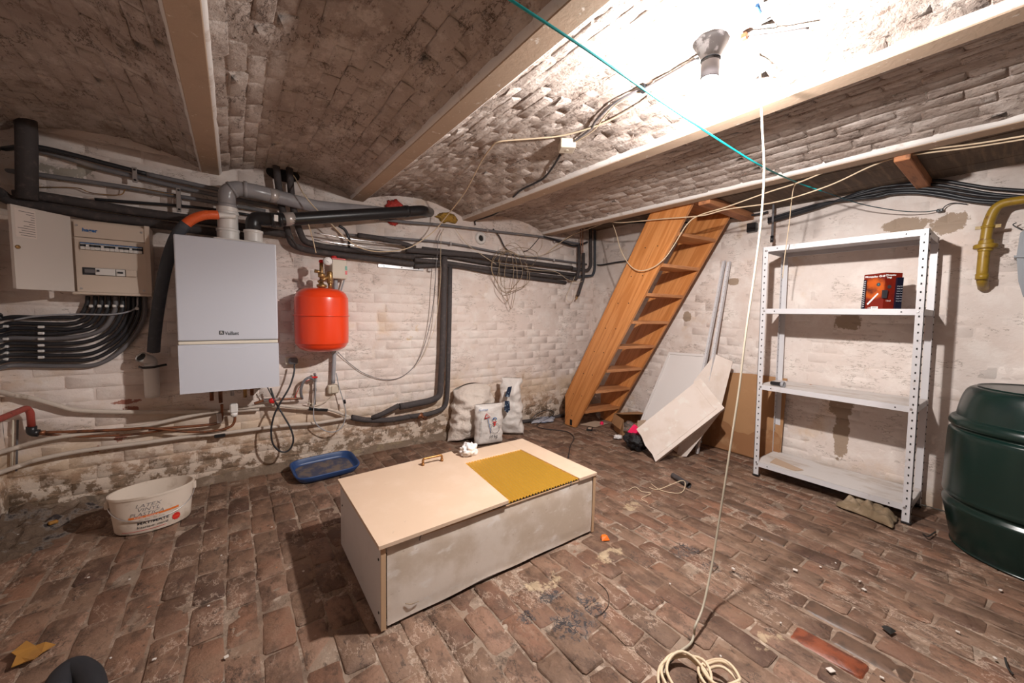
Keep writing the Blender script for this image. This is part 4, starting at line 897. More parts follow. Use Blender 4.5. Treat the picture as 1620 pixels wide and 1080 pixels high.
# ------------------------------------------------------------------ bucket
bc = V((-.385, 2.80, 0)); sx_, sy_ = .172, .118; bh = .205; ro = radians(10)
bk = T('paint_bucket', bc, 'oval cream paint bucket with red and orange print, by the rubble', 'bucket')
def oval(t, k=1, z=0, e=0): x, y = cos(t)*(sx_*k+e), sin(t)*(sy_*k+e); return bc+V((x*cos(ro)-y*sin(ro), x*sin(ro)+y*cos(ro), z))
b = MB(); prof = [(.02, .006), (.84, .006), (.88, .004), (.905, .012), (.93, .06), (1.0, bh-.012)]
rings = []
for k, z in prof+[(1.03, bh-.012), (1.03, bh), (.99, bh), (.985, bh-.02), (.91, .05), (.88, .015), (.02, .012)]:
    rings.append([b.bm.verts.new(oval(2*pi*i/48, k, z)) for i in range(48)])
for A, B_ in zip(rings, rings[1:]):
    for i in range(48): b.face([A[i], A[(i+1) % 48], B_[(i+1) % 48], B_[i]], True)
b.face(rings[0][::-1]); b.face(rings[-1]); b.o('body', 'bucket', bk, sharp=50)
kz = lambda z: .93+(1.0-.93)*(z-.06)/(bh-.072) if z > .06 else .93
b = MB(); hp_ = []
for i in range(25):
    t = pi+pi*i/24; z = .165-.095*sin(pi*i/24)**.8
    hp_.append(oval(t, kz(z), z, .007))
b.tube(hp_, .0025, 6); b.o('handle', 'steel', bk, 'wire handle')
for t in (0, pi):
    b = MB(); b.box(oval(t, 1, .165, .004), (.016, .03, .04), bev=.004); b.o('handle_boss', 'bucket', bk)
def btext(s, size, t0, z, mat, sxx=1.0, shear=0, rot=0, bold=0, parent=bk):
    c = bpy.data.curves.new('t', 'FONT'); c.body = s; c.size = size; c.align_x = 'CENTER'; c.shear = shear; c.offset = bold; c.resolution_u = 2
    ob = bpy.data.objects.new('t', c); COL.objects.link(ob); bpy.context.view_layer.update()
    me = bpy.data.meshes.new_from_object(ob.evaluated_get(bpy.context.evaluated_depsgraph_get())); COL.objects.unlink(ob); bpy.data.objects.remove(ob)
    off = wpos(parent)
    for v in me.vertices:
        zz = z+v.co.y+v.co.x*rot; t = t0+v.co.x*sxx/.155; v.co = oval(t, kz(zz), zz, .0012)-off
    me.materials.clear(); me.materials.append(M[mat]); me.name = 'lettering'
    o = bpy.data.objects.new('lettering', me); COL.objects.link(o); o.parent = parent
t0 = radians(258)
def arcband(ta, tb, za, zb, h, mat, name='stripe'):
    b = MB(); n = 24; R1 = []; R2 = []
    for i in range(n+1):
        t = ta+(tb-ta)*i/n; z = za+(zb-za)*i/n
        R1.append(b.bm.verts.new(oval(t, kz(z), z, .001))); R2.append(b.bm.verts.new(oval(t, kz(z+h), z+h, .001)))
    for i in range(n): b.face([R1[i], R1[i+1], R2[i+1], R2[i]])
    b.o(name, mat, bk)
btext('LATEX', .026, t0+.05, .148, 'printgrey', 1.2, .3); btext('VINYL', .026, t0+.05, .126, 'printgrey', 1.2, .3); btext('PLASTICA', .026, t0, .102, 'printgrey', 1.15, .3)
arcband(radians(232), radians(306), .088, .094, .011, 'printorange'); btext('BUITEN - INTERIEUR', .008, t0, .0915, 'printwhite', 1.3)
btext('Wit - Blanc - Mat - 10 kg', .008, t0+.12, .077, 'print', 1.2); btext('MAT/MATE', .0195, t0+.16, .054, 'print', 1.3, bold=.0003); btext('Interieur mural', .018, t0+.14, .033, 'print', 1.1)
arcband(radians(218), radians(285), .019, .022, .0018, 'printred'); btext('5 L - 2,5 kg', .008, radians(224), .010, 'print')
b = MB(); cz, ct_ = .047, radians(302); vs = []
for i in range(22):
    a = 2*pi*i/22; r = .021*(1 if i % 2 else .82); z = cz+sin(a)*r; vs.append(b.bm.verts.new(oval(ct_+cos(a)*r/.15, kz(z), z, .0013)))
b.face(vs); b.o('red_splash_mark', 'printred', bk); btext('mat', .013, ct_, .043, 'printorange', 1.2, .3)

# ------------------------------------------------------------------ blue tray leaning on the cement fillet
P4 = [FL(468, 768, .012), FL(571, 742, .012), FL(553, 716, .05), FL(458, 736, .05)]
ty = T('litter_tray', (P4[0]+P4[1]+P4[2]+P4[3])/4*1.0, 'shallow blue plastic tray full of dust, on floor behind the cabinet', 'tray')
C0 = (P4[0]+P4[1]+P4[2]+P4[3])/4; ua = ((P4[1]-P4[0])+(P4[2]-P4[3])).normalized(); va_ = ((P4[3]-P4[0])+(P4[2]-P4[1])); va_ = (va_-ua*va_.dot(ua)); lv = va_.length/2; va_.normalize(); na = ua.cross(va_)
lu = ((P4[1]-P4[0]).length+(P4[2]-P4[3]).length)/2
ty.location = C0-na*.03; C0 = C0+na*.015
def sq(t, hx, hy, e=5.0):
    c, s = cos(t), sin(t); return (abs(c)**(2/e)*(1 if c > 0 else -1)*hx, abs(s)**(2/e)*(1 if s > 0 else -1)*hy)
b = MB(); rings = []
for k, z in ((.0, -.028), (.86, -.028), (.93, -.012), (.97, .016), (1.0, .02), (1.03, .016), (1.02, .008), (.96, -.015), (.90, -.033), (0.0, -.033)):
    rings.append([b.bm.verts.new(C0+ua*sq(2*pi*i/56, lu/2*max(k, .002), 1)[0]+va_*sq(2*pi*i/56, 1, lv/2*max(k, .002))[1]+na*z) for i in range(56)])
for A, B_ in zip(rings, rings[1:]):
    for i in range(56): b.face([A[i], A[(i+1) % 56], B_[(i+1) % 56], B_[i]], True)
b.o('tray_body', 'traybl', ty)
b = MB(); b.face([b.bm.verts.new(C0+ua*sq(2*pi*i/56, lu/2*.86, 1)[0]+va_*sq(2*pi*i/56, 1, lv/2*.86)[1]-na*.0262) for i in range(56)]); b.o('dust_layer', 'traydirt', ty, 'layer of brown dust')

# ------------------------------------------------------------------ sacks
def sack(c, w, d, h, lean, rz, seed, mat, name, label, e=3.2, pinch=.25, topw=.9, slump=0, wr=.02):
    b = MB(); c = V(c); R = M4.Rotation(rz, 3, 'Z')
    def f(u, v):
        t = 2*pi*u; z = v
        k = (1-(abs(2*v-1))**e*.985)**(1/2.2)                 # thickness profile
        wk = 1-pinch*.35*(1-abs(2*v-1)**2)*0-(1-topw)*v
        x, y = sq(t, 1, 1, 2.6)
        px = x*w/2*wk*(1-.06*sin(pi*v)); py = y*d/2*max(k, .06)
        p = V((px, py, z*h*(1-.07*slump*abs(x)**2*v)))
        q = p*1.0; n = NZ.noise(V((px*9+seed, py*6, z*h*11)))*wr+NZ.noise(V((px*20, seed, z*h*26)))*wr*.45
        p.y += n*(1 if y > 0 else -1)*max(k, .2)*1.2; p.x += NZ.noise(V((z*9, seed, y)))*wr*.8
        p.y += lean*z*h; p.z = max(p.z, .003)
        return c+R@p
    b.grid(f, 56, 36, closeu=True)
    vs = list(b.bm.verts)
    return b
sc = (FL(711, 697)+FL(790, 690))/2
s1 = sack((1.86, 3.10, 0), .57, .27, .52, .13, radians(-6), 2.3, 'sackw', '', '', topw=.66, slump=1.5, wr=.045)
tag(s1.o('large_sack', 'sackw'), 'large creased white sack slumped against back wall behind two others', 'sack')
s2 = sack((2.22, 3.02, 0), .26, .17, .56, .06, radians(-38), 7.7, 'sackp', '', '', topw=.75, wr=.035)
so = T('open_sack', (2.22, 3.02, 0), 'tall white sack with dark blue stripe, rightmost of the three', 'sack')
s2.o('bag', 'sackp', so)
M['navy'] = surf('navy_print', (.008, .02, .05), [dict(c=(.4, .5, .6), s=45, lo=.58, hi=.63)], rough=.5)
b = MB(); q = PY(801, 612, 2.93)
pts = [(804, 612), (810, 611), (806, 628), (799, 627)]; b.prism([PY(x, y, 2.915) for x, y in pts], (0, .004, 0)); b.o('blue_print', 'navy', so)
b = MB(); b.prism([PY(x, y, 2.895) for x, y in [(799, 634), (806, 634), (807, 648), (803, 653), (798, 649)]], (0, .004, 0)); b.o('blue_print', 'navy', so)
sp = T('salt_sack', (1.86, 2.88, 0), 'small white 10 kg grit sack printed with a snowman, foremost of three', 'sack')
sb = sack((1.872, 2.885, 0), .275, .12, .372, .03, radians(-12), 4.1, 'sackp', '', '', topw=1.0, wr=.012, e=5); sb.o('bag', 'sackp', sp)
Rz = M4.Rotation(radians(-12), 3, 'Z'); sxd = Rz@V((1, 0, 0)); syd = Rz@V((0, 1, 0)); sn = -syd
def sf_(x, z): return V((1.872, 2.885, 0))+sxd*x+V((0, 0, z))+syd*(.03*z)+sn*(.0655*(1-(abs(2*z/.372-1))**5*.98)**.45*(1-.45*(abs(x)/.137)**4)+.009)
def poly(P, mat, name, par=sp, w=None, closed=True):
    b = MB()
    if w:
        b.tube([sf_(x, z) for x, z in P]+([sf_(*P[0])] if closed else []), w, 5)
    else: b.face([b.bm.verts.new(sf_(x, z)) for x, z in P])
    b.o(name, mat, par)
poly([(-.062, .258), (-.012, .268), (-.046, .30)], 'printred', 'warning_triangle', w=.0045)
poly([(-.035, .26), (-.025, .22), (-.012, .16), (-.004, .12)], 'printblue', 'sign_pole', w=.003, closed=False)
cir = lambda cx, cz, r, a0=0, a1=2*pi, n=20, k=1: [(cx+cos(a0+(a1-a0)*i/n)*r, cz+sin(a0+(a1-a0)*i/n)*r*k) for i in range(n+1)]
poly(cir(.032, .238, .018, 0, pi), 'printblue', 'cap_print', w=.0042, closed=False)
poly(cir(.032, .228, .014), 'printgrey', 'head_print', w=.0012)
poly([(.010, .222), (.054, .222), (.042, .206), (.038, .182), (.024, .182), (.026, .206)], 'printred', 'scarf_print')
poly(cir(.04, .16, .042, 0, 2*pi, 26, 1.05), 'printgrey', 'body_print', w=.0017)
poly([(.002, .195), (-.018, .203)], 'printgrey', 'arm_print', w=.0017, closed=False)
text('Gumax', .030, sf_(-.075, .326), sxd, (0, 0, 1), 'printblue', sp, shear=.3)
text('10 kg', .036, sf_(.022, .075), sxd, (0, 0, 1), 'print', sp)
text('strooizout - sel de deneigement', .013, sf_(-.098, .18)+sn*.012, (0, 0, 1), -sxd, 'print', sp)

# ------------------------------------------------------------------ stair
st = T('loft_stair', (3.19, 2.3, 0), 'steep orange wooden stair leaning up into the ceiling opening', 'stair')
SP = [(2.80, 0), (2.955, 0), (2.965, .32), (1.985, 2.12), (1.625, 2.10)]
LX, RX = 2.95, 3.43
def stringer(x, th, sh, col='stair'):
    b = MB(); b.prism([(x, y+sh, z) for y, z in SP], (th, 0, 0)); bmesh.ops.bevel(b.bm, geom=list(b.bm.edges), offset=.003, segments=1, affect='EDGES'); return b.o('stringer', col, st)
sl_ = stringer(LX-.034, .034, 0); sr_ = stringer(RX, .034, -.06)
lead = lambda z: 2.80-z*(2.80-1.625)/2.10
for z in (1.895, 1.655, 1.41, 1.16, .915, .67, .437, .20):
    y = lead(z)+.005; b = MB()
    b.hexa([(LX, y, z-.028), (RX, y-.06, z-.028), (RX, y+.155, z-.028), (LX, y+.21, z-.028)], [(LX, y, z), (RX, y-.06, z), (RX, y+.155, z), (LX, y+.21, z)])
    tr = b.o('tread', 'tread', st)
for k in range(8):
    z = 1.80-k*.24; y = lead(z)+.10
    for dy in (0, .12):
        b = MB(); b.lathe((LX-.034, y+dy+.02, z), [(.005, 0), (.005, .0015)], 8, axis=(-1, 0, 0)); b.o('screw', 'hole', sl_)
b = MB(); b.box((LX-.036, 2.86, .045), (.004, .03, .06)); b.o('metal_foot_bracket', 'black', st)
b = MB(); b.hexa([(2.96, 1.60, 2.10), (3.46, 1.55, 2.10), (3.46, 1.95, 2.12), (2.96, 1.98, 2.12)], [(2.96, 1.60, 2.125), (3.46, 1.55, 2.125), (3.46, 1.95, 2.145), (2.96, 1.98, 2.145)]); b.o('top_board', 'joistm', st)

# ------------------------------------------------------------------ shelf unit
SX0, SX1, SY0, SY1, SH = 3.205, 3.60, .345, 1.19, 1.735
lean = lambda z: .021*(z-.0)
sh = T('shelf_unit', ((SX0+SX1)/2, (SY0+SY1)/2, 0), 'white metal shelf unit with perforated posts against the right wall', 'shelf unit')
def sp_(x, y, z): return V((x, y+lean(z)-.006, z))
for (x, y, dx, dy) in ((SX0, SY0, 1, 1), (SX0, SY1, 1, -1), (SX1, SY0, -1, 1), (SX1, SY1, -1, -1)):
    b = MB(); w_, t_ = .036, .0025
    for (A_, B_) in (((0, 0), (t_*dx, w_*dy)), ((0, 0), (w_*dx, t_*dy))):
        xa, xb = sorted((x+A_[0], x+B_[0])); ya, yb = sorted((y+A_[1], y+B_[1]))
        b.hexa([sp_(xa, ya, .008), sp_(xb, ya, .008), sp_(xb, yb, .008), sp_(xa, yb, .008)], [sp_(xa, ya, SH), sp_(xb, ya, SH), sp_(xb, yb, SH), sp_(xa, yb, SH)])
    po = b.o('post', 'shelfw', sh)
    b = MB(); b.box(sp_(x+.017*dx, y+.017*dy, .006), (.042, .042, .012), bev=.002); b.o('foot', 'black', po, 'black plastic foot')
    b = MB(); z = .06
    while z < SH-.03:
        q = sp_(x, y+.019*dy, z); b.box(q+V((-.0006*dx*1, 0, 0)), (.0035+.002, .006, .010)); q = sp_(x+.019*dx, y, z); b.box(q, (.006, .0055, .010)); z += .047
    b.o('punched_holes', 'hole', po, kind='stuff')
    for zz in (.105, .70, 1.272, 1.715):
        b = MB(); b.lathe(sp_(x-.001*dx, y+.026*dy, zz-.01), [(.007, 0), (.006, .004)], 8, axis=(-dx, 0, 0)); b.o('bolt', 'steel', po)
for i, z in enumerate((.112, .705, 1.278, 1.735)):
    b = MB(); a, c_ = sp_(SX0+.003, SY0+.003, z), sp_(SX1-.003, SY1-.003, z)
    b.bb((a.x, a.y, z-.003), (c_.x, c_.y, z)); sf2 = b.o('shelf', 'shelft' if i < 3 else 'shelfw', sh)
    b = MB()
    b.bb((a.x-.001, a.y, z-.036), (a.x+.002, c_.y, z)); b.bb((c_.x-.002, a.y, z-.036), (c_.x+.001, c_.y, z)); b.bb((a.x, a.y-.001, z-.036), (c_.x, a.y+.002, z)); b.bb((a.x, c_.y-.002, z-.036), (c_.x, c_.y+.001, z))
    for q in (a, ): b.bb((a.x, a.y, z-.036), (a.x+.012, c_.y, z-.033)); b.bb((c_.x-.012, a.y, z-.036), (c_.x, c_.y, z-.033))
    b.o('shelf_lip', 'shelfw', sf2)
    b = MB()
    for y in (a.y+.09, c_.y-.09): b.box((a.x-.0012, y, z-.018), (.002, .007, .007))
    b.o('lip_holes', 'hole', sf2)
tag(MB().prism([sp_(SX0+.06, 1.10, .1135), sp_(SX0+.03, .93, .1135), sp_(SX0+.10, .90, .1135), sp_(SX0+.20, 1.11, .1135)], (0, 0, .003)).o('paper_strip', 'cardpale'), 'curled beige paper strip on the lowest shelf', 'paper')

# package on the shelf
pk = T('mosquito_lamp_package', (3.40, .60, 1.278), 'red and black folded product package standing on the second shelf', 'package')
pc = V((3.385, .6, 1.278))
fa, fm, fb_ = PX(1363, 489, 3.36), PX(1396, 489, 3.34), PX(1423, 489, 3.40)
fa.z = fm.z = fb_.z = 1.279; hgt = .232; zz = V((0, 0, hgt))
M['packl'] = surf('package_red_left', (.17, .012, .005), [dict(c=(.55, .10, .01), s=5, coord=0, b=[(tuple((fa+fm)/2+V((0, 0, .13))), (.2, .075, .085))], k=.9, lo=.6, hi=1.0), dict(c=(.03, .008, .01), s=9, lo=.52, hi=.72, amt=.8)], rough=.25, coord='pos')
for nm, a, c_ in (('left_face', fa, fm), ('right_face', fm, fb_)):
    d = (c_-a); nrm_ = d.cross(V((0, 0, 1))).normalized(); nrm_ = nrm_ if nrm_.x < 0 else -nrm_
    top = [a+zz*(.97 if nm == 'left_face' else 1.0), c_+zz*(1.0 if nm == 'left_face' else .985)]
    b = MB(); b.prism([a, c_, top[1], top[0]], -nrm_*.02); fo = b.o(nm, 'packl', pk)
    dh = d.normalized(); Ld = d.length; F_ = lambda s, z, k=.0012: a+dh*(s*Ld)+V((0, 0, z))+nrm_*k
    xd = -dh if dh.y > 0 else dh
    if nm == 'left_face':
        text('Mosquito Grill', .017, F_(.52, .205), xd, (0, 0, 1), 'printwhite', fo, shear=.15, bold=.0004)
        b = MB(); b.prism([F_(.0, .004), F_(.17, .004), F_(.17, .19), F_(.04, .19)], nrm_*.012); bl = b.o('blister_strip', 'packdark', fo)
        b = MB()
        for k in range(14): b.prism([F_(.03, .012+k*.0125, .0135), F_(.15, .018+k*.0125, .0135), F_(.15, .021+k*.0125, .0135), F_(.03, .015+k*.0125, .0135)], nrm_*.001)
        b.o('small_print', 'printwhite', bl)
        b = MB(); b.prism([F_(.24, .035), F_(.30, .028), F_(.76, .098), F_(.72, .105)], nrm_*.002); b.o('torch_picture', 'printwhite', fo)
        b = MB(); b.face([b.bm.verts.new(F_(.72+.10*cos(t*pi/8)/1, .158+.012*sin(t*pi/8), .0015)) for t in range(16)]); em = b.o('round_emblem', 'print', fo)
        b = MB(); b.prism([F_(.70, .145, .003), F_(.74, .157, .003), F_(.70, .157, .003), F_(.75, .172, .003), F_(.72, .160, .003), F_(.76, .160, .003)], nrm_*.0005); b.o('bolt_mark', 'teal', em)
        b = MB(); b.prism([F_(.45, .002), F_(.78, .002), F_(.78, .018), F_(.45, .018)], nrm_*.0008); bcode = b.o('barcode_label', 'printwhite', fo)
        b = MB()
        for k in range(9): s = .50+k*.028; b.prism([F_(s, .005, .0022), F_(s+.012, .005, .0022), F_(s+.012, .016, .0022), F_(s, .016, .0022)], nrm_*.0004)
        b.o('barcode', 'print', bcode)
        text('CE', .012, F_(.36, .004), xd, (0, 0, 1), 'printwhite', fo)
    else:
        text('Mosquito', .014, F_(.32, .212), xd, (0, 0, 1), 'printwhite', fo, shear=.15, bold=.0004); text('Trap', .015, F_(.22, .196), xd, (0, 0, 1), 'printwhite', fo, bold=.0004)
        b = MB(); b.prism([F_(.62, .004), F_(.98, .004), F_(.98, .20), F_(.62, .20)], nrm_*.014); bl = b.o('blister_strip', 'packdark', fo)
        for k in range(7): text('lamp led', .009, F_(.80, .05+k*.0155, .0148), xd, (0, 0, 1), 'printwhite', bl)
        b = MB(); b.prism([F_(-.12, .07), F_(.10, .07), F_(.14, .12), F_(-.14, .12)], nrm_*.012); b.o('lamp_picture', 'print', fo)
        b = MB(); b.face([b.bm.verts.new(F_(.28+.12*cos(t*pi/8), .142+.012*sin(t*pi/8), .0015)) for t in range(16)]); em = b.o('round_emblem', 'print', fo)
        text('12m2', .012, F_(.28, .05), xd, (0, 0, 1), 'printwhite', fo)
# torch on third shelf
t0_, t1_ = V((3.245, 1.122, .724)), V((3.232, 1.035, .727))
to = T('torch', (t0_+t1_)/2-V((0, 0, .02)), 'small black torch with silver head lying on the third shelf', 'torch')
d = (t1_-t0_)
b = MB(); b.lathe(t0_, [(.004, 0), (.0135, .003), (.0145, .02), (.0135, .04), (.0145, .06), (.019, .072), (.020, .075)], 18, axis=d); b.o('handle', 'black', to)
b = MB(); b.lathe(t0_+d.normalized()*.074, [(.021, 0), (.0225, .004), (.0225, .018), (.020, .020), (.008, .010), (.001, .008)], 20, axis=d); b.o('head', 'greylt', to, 'silver head')

# ------------------------------------------------------------------ barrel
bl_ = T('rain_barrel', (3.27, -.12, 0), 'big dark green ribbed plastic barrel at the right wall beside shelf', 'barrel')
pr_ = [(.001, 0), (.285, 0), (.305, .01), (.322, .07), (.338, .15), (.352, .21), (.354, .23), (.345, .245), (.34, .255), (.345, .265), (.356, .275), (.358, .29), (.357, .31),
       (.3575, .45), (.357, .60), (.352, .625), (.341, .635), (.344, .645), (.356, .653), (.358, .67), (.350, .69), (.335, .70), (.332, .71), (.322, .78), (.306, .835), (.285, .858), (.26, .863)]
pp = catmull([V((r, h, 0)) for r, h in pr_], 3)
b = MB(); b.lathe((3.27, -.12, .002), [(max(.001, p.x), p.y) for p in pp], 72, cap=False); b.o('body', 'barrel', bl_)
b = MB(); b.lathe((3.27, -.12, .862), [(.001, .004), (.2, .004), (.262, .002), (.268, .008), (.268, -.006)], 48, cap=False); b.o('lid', 'barrel', bl_)

# ------------------------------------------------------------------ ochre gas pipe and grey meter at the right edge
gt = T('gas_pipe', PX(1556, 450, 3.52), 'ochre painted gas pipe with union nut, bending along the right wall', 'pipe')
GX = 3.535
P = fillet([PX(1700, 302, GX), PX(1640, 313, GX), PX(1578, 322, GX), PX(1564, 350, GX), PX(1558, 388, GX), PX(1553, 440, GX), PX(1556, 455, GX+.09)], .05)
b = MB(); b.tube(P, .0235, 18); b.o('pipe', 'gas', gt)
c0 = PX(1559.5, 389, GX)
b = MB(); b.lathe(c0+V((0, 0, -.012)), [(.026, -.02), (.03, -.016), (.03, -.006), (.044, -.004), (.048, 0), (.048, .018), (.044, .022), (.031, .024), (.029, .045), (.025, .047)], 16); b.o('union_nut', 'gas', gt, sharp=35)
c1 = PX(1563, 359, GX); b = MB(); b.lathe(c1, [(.027, -.007), (.028, .007)], 16); b.box(c1+V((0, .034, 0)), (.012, .026, .018)); b.box(c1+V((0, -.034, 0)), (.012, .026, .018)); b.o('pipe_clip', 'gas', gt)
b = MB(); b.cyl(PX(1554, 433, GX), PX(1553, 442, GX), .0262, 16); b.o('end_collar', 'gas', gt)
gm = T('gas_meter', PX(1640, 475, 3.55), 'grey metal meter housing cut off by the right picture edge', 'meter')
b = MB()
pts = [(1614, 368), (1608, 405), (1611, 445), (1618, 468), (1690, 480), (1690, 350), (1622, 362)]
b.prism([PX(x, y, 3.50) for x, y in pts], (.13, 0, 0)); b.o('body', 'greymetal', gm)
b = MB(); b.prism([PX(x, y, 3.485) for x, y in ((1604, 404), (1690, 404), (1690, 408), (1604, 407))], (.15, 0, 0)); b.o('flange', 'greymetal', gm)
pipe([RW(1608, 352, .05), RW(1603, 356, .05), RW(1617, 364, .05)], .003, 'black', 'thin black wire loop beside the grey meter', 'wire', 'wire', 6)

# cable bundle high on the right wall
for i, (ys, lb, r) in enumerate((((296, 290, 287, 286, 292, 298, 303), 'uppermost', .012), ((299, 294, 291, 293, 300, 307, 313), 'second', .011), ((303, 299, 297, 300, 306, 311, 314), 'third', .010), ((308, 302, 301, 305, 313, 317, 318), 'fourth', .012), ((312, 306, 305, 310, 317, 321, 321), 'lowest', .011))):
    xs_ = (1382, 1410, 1450, 1490, 1530, 1570, 1640)
    P = [RW(1215, 352-i*1.5, .05+.01*(i % 3)), RW(1300, 326-i*1, .05+.01*(i % 3))]+[RW(x, y, .05+.015*(i % 3)) for x, y in zip(xs_, ys)]
    pipe(P, r*.85, 'blackc', lb+' black cable of the bundle high on the right wall', 'cable', 'cable', 8, group='black cables high on the right wall')
pipe([RW(960, 352, .04), RW(975, 354, .05), RW(1010, 352, .05), RW(1090, 352, .05), RW(1190, 340, .05), RW(1215, 335, .05)], .008, 'blackc', 'black cable behind the stair top along the right wall', 'cable', 'cable', 8)
rd = T('hanging_rod', PX(1221, 380, 3.5), 'short grey metal rod hanging from the boards near stair', 'rod')
b = MB(); b.cyl(PX(1223.5, 318, 3.5)+V((0, 0, .06)), PX(1221.5, 374, 3.5), .008, 10); b.o('rod', 'greyp', rd)
b = MB(); b.cyl(PX(1221.5, 373, 3.5), PX(1221, 383, 3.5), .012, 10); b.o('end_cap', 'black', rd)
b = MB(); b.box(RW(1190, 360, .03), (.05, .07, .075), bev=.004); tag(b.o('wall_box', 'black'), 'small black box on right wall under the stair top', 'box')
b = MB(); b.box(RW(1380, 302, .04), (.02, .03, .05), bev=.003); tag(b.o('cable_bracket', 'whiteplast'), 'small pale bracket holding the black cables on right wall', 'bracket')

# ------------------------------------------------------------------ things leaning behind the stair
hx = FL(1140, 660)
cb_ = T('cardboard_sheet', (3.58, 1.4, 0), 'large brown cardboard sheet standing against the wall behind the shelf', 'cardboard')
b = MB(); P = [(3.585, 1.135, .0), (3.585, 1.78, .0), (3.600, 1.70, .50), (3.610, 1.60, .71), (3.612, 1.40, .725), (3.612, 1.135, .722)]; b.prism(P, (.008, 0, 0)); b.o('sheet', 'cardb', cb_)
b = MB(); P = [(3.575, 1.14, .01), (3.575, 1.70, .01)]+[(3.579, 1.70-.56*i/14, .235+.045*sin(i*.62+.6)+.012*sin(i*2.1)) for i in range(15)]; b.prism(P, (.003, 0, 0)); b.o('torn_layer', 'cardb2', cb_, 'darker torn lower layer')
pn = T('framed_panel', (3.35, 1.95, 0), 'white framed panel leaning on right wall left of foam boards', 'panel')
A_, B_, C_, D_ = V((3.27, 2.30, .004)), V((3.27, 1.86, .004)), PX(1119, 561, 3.60), PX(1059, 557, 3.60)
def panel(A_, B_, C_, D_, th, mat, name, parent, m=0.0, inset=None, bev=0):
    n = (B_-A_).cross(D_-A_).normalized(); n = n if n.x > 0 else -n
    b = MB(); L = lambda u, v, k=0: (A_*(1-u)*(1-v)+B_*u*(1-v)+C_*u*v+D_*(1-u)*v)+n*k
    b.prism([L(m, m), L(1-m, m), L(1-m, 1-m), L(m, 1-m)], n*th); return b.o(name, mat, parent), L, n
panel(A_, B_, C_, D_, .018, 'whitepan', 'board', pn)
n_ = (B_-A_).cross(D_-A_).normalized(); n_ = n_ if n_.x > 0 else -n_
Lf = lambda u, v, k=0: (A_*(1-u)*(1-v)+B_*u*(1-v)+C_*u*v+D_*(1-u)*v)+n_*k
for (u0, u1, v0, v1) in ((0, .05, 0, 1), (.93, 1, 0, 1), (0, 1, .975, 1), (0, 1, 0, .03)):
    b = MB(); b.prism([Lf(u0, v0, -.009), Lf(u1, v0, -.009), Lf(u1, v1, -.009), Lf(u0, v1, -.009)], n_*.009); b.o('frame_strip', 'whitepan', pn)
# perforated uprights
for i, (tp, bt_, lb) in enumerate((((1149, 413), (1086, 716), 'left'), ((1157, 414), (1100, 720), 'right'))):
    a = FL(*bt_); a.x += .06; c_ = PX(*tp, 3.615)
    ag = T('perforated_upright', a, 'loose white perforated metal upright leaning on right wall, %s of two' % lb, 'upright', None)
    ax_ = (c_-a).normalized(); side = V((0, 1, 0)); side = (side-ax_*side.dot(ax_)).normalized(); nn_ = ax_.cross(side)
    b = MB(); Lg = (c_-a).length
    for (o_, s_) in ((side*0, side*.034),): b.prism([a, a+side*.034, c_+side*.034, c_], nn_*.003)
    b.prism([a, a+nn_*.034, c_+nn_*.034, c_], side*.003); po = b.o('angle_bar', 'shelfw', ag)
    b = MB(); k = .05
    while k < Lg-.03:
        q = a+ax_*k+side*.019; b.box(q, (.006, .005, .008)); k += .047
    b.o('punched_holes', 'hole', ag, kind='stuff')
# foam boards
A_ = FL(1037, 731); A_.z = .004; D_ = PX(1146, 645, 3.2); C_ = PX(1108, 598, 3.26); B_ = A_+(C_-D_)
fbd = T('foam_board', A_, 'dusty white foam panel, foremost, tilted diagonally on the floor', 'foam board')
n_ = (D_-A_).cross(B_-A_).normalized(); n_ = n_ if n_.x > 0 else -n_
Q = lambda u, v, k=0: A_+(D_-A_)*u+(B_-A_)*v+n_*k
b = MB(); rag_ = [(0, 0), (.04, .02), (1, 0), (1, 1), (0, 1), (.02, .8), (-.01, .6), (.015, .3)]
b.prism([Q(0, 0), Q(1, 0), Q(1, 1), Q(0, 1), Q(.01, .75), Q(-.008, .5), Q(.012, .2)], n_*.035); b.o('panel', 'foamw', fbd)
for (u0, u1, v0, v1) in ((.90, .93, .12, .88), (.06, .93, .10, .13)):
    b = MB(); b.prism([Q(u0, v0, -.004), Q(u1, v0, -.004), Q(u1, v1, -.004), Q(u0, v1, -.004)], n_*.004); b.o('raised_rib', 'foamw', fbd)
A2 = V((3.08, 1.70, .25)); 
P_ = [PX(1098, 602, 3.33), PX(1138, 655, 3.31), PX(1159, 572, 3.46), PX(1131, 560, 3.46)]
b = MB(); b.prism([PX(1070, 722, 3.12), PX(1086, 722, 3.10), P_[1], P_[2], P_[3], P_[0]], V((.03, .01, 0))); tag(b.o('foam_board', 'foamw'), 'narrower dusty foam panel behind the foremost one', 'foam board')
b = MB(); b.prism([FL(1055, 712)+V((.06, 0, .003)), FL(1075, 722)+V((.04, 0, .003)), PX(1110, 640, 3.42), PX(1095, 640, 3.42)], V((.02, .01, 0))); tag(b.o('wood_strip', 'cardpale'), 'short beige wooden strip leaning under the foam boards', 'strip')

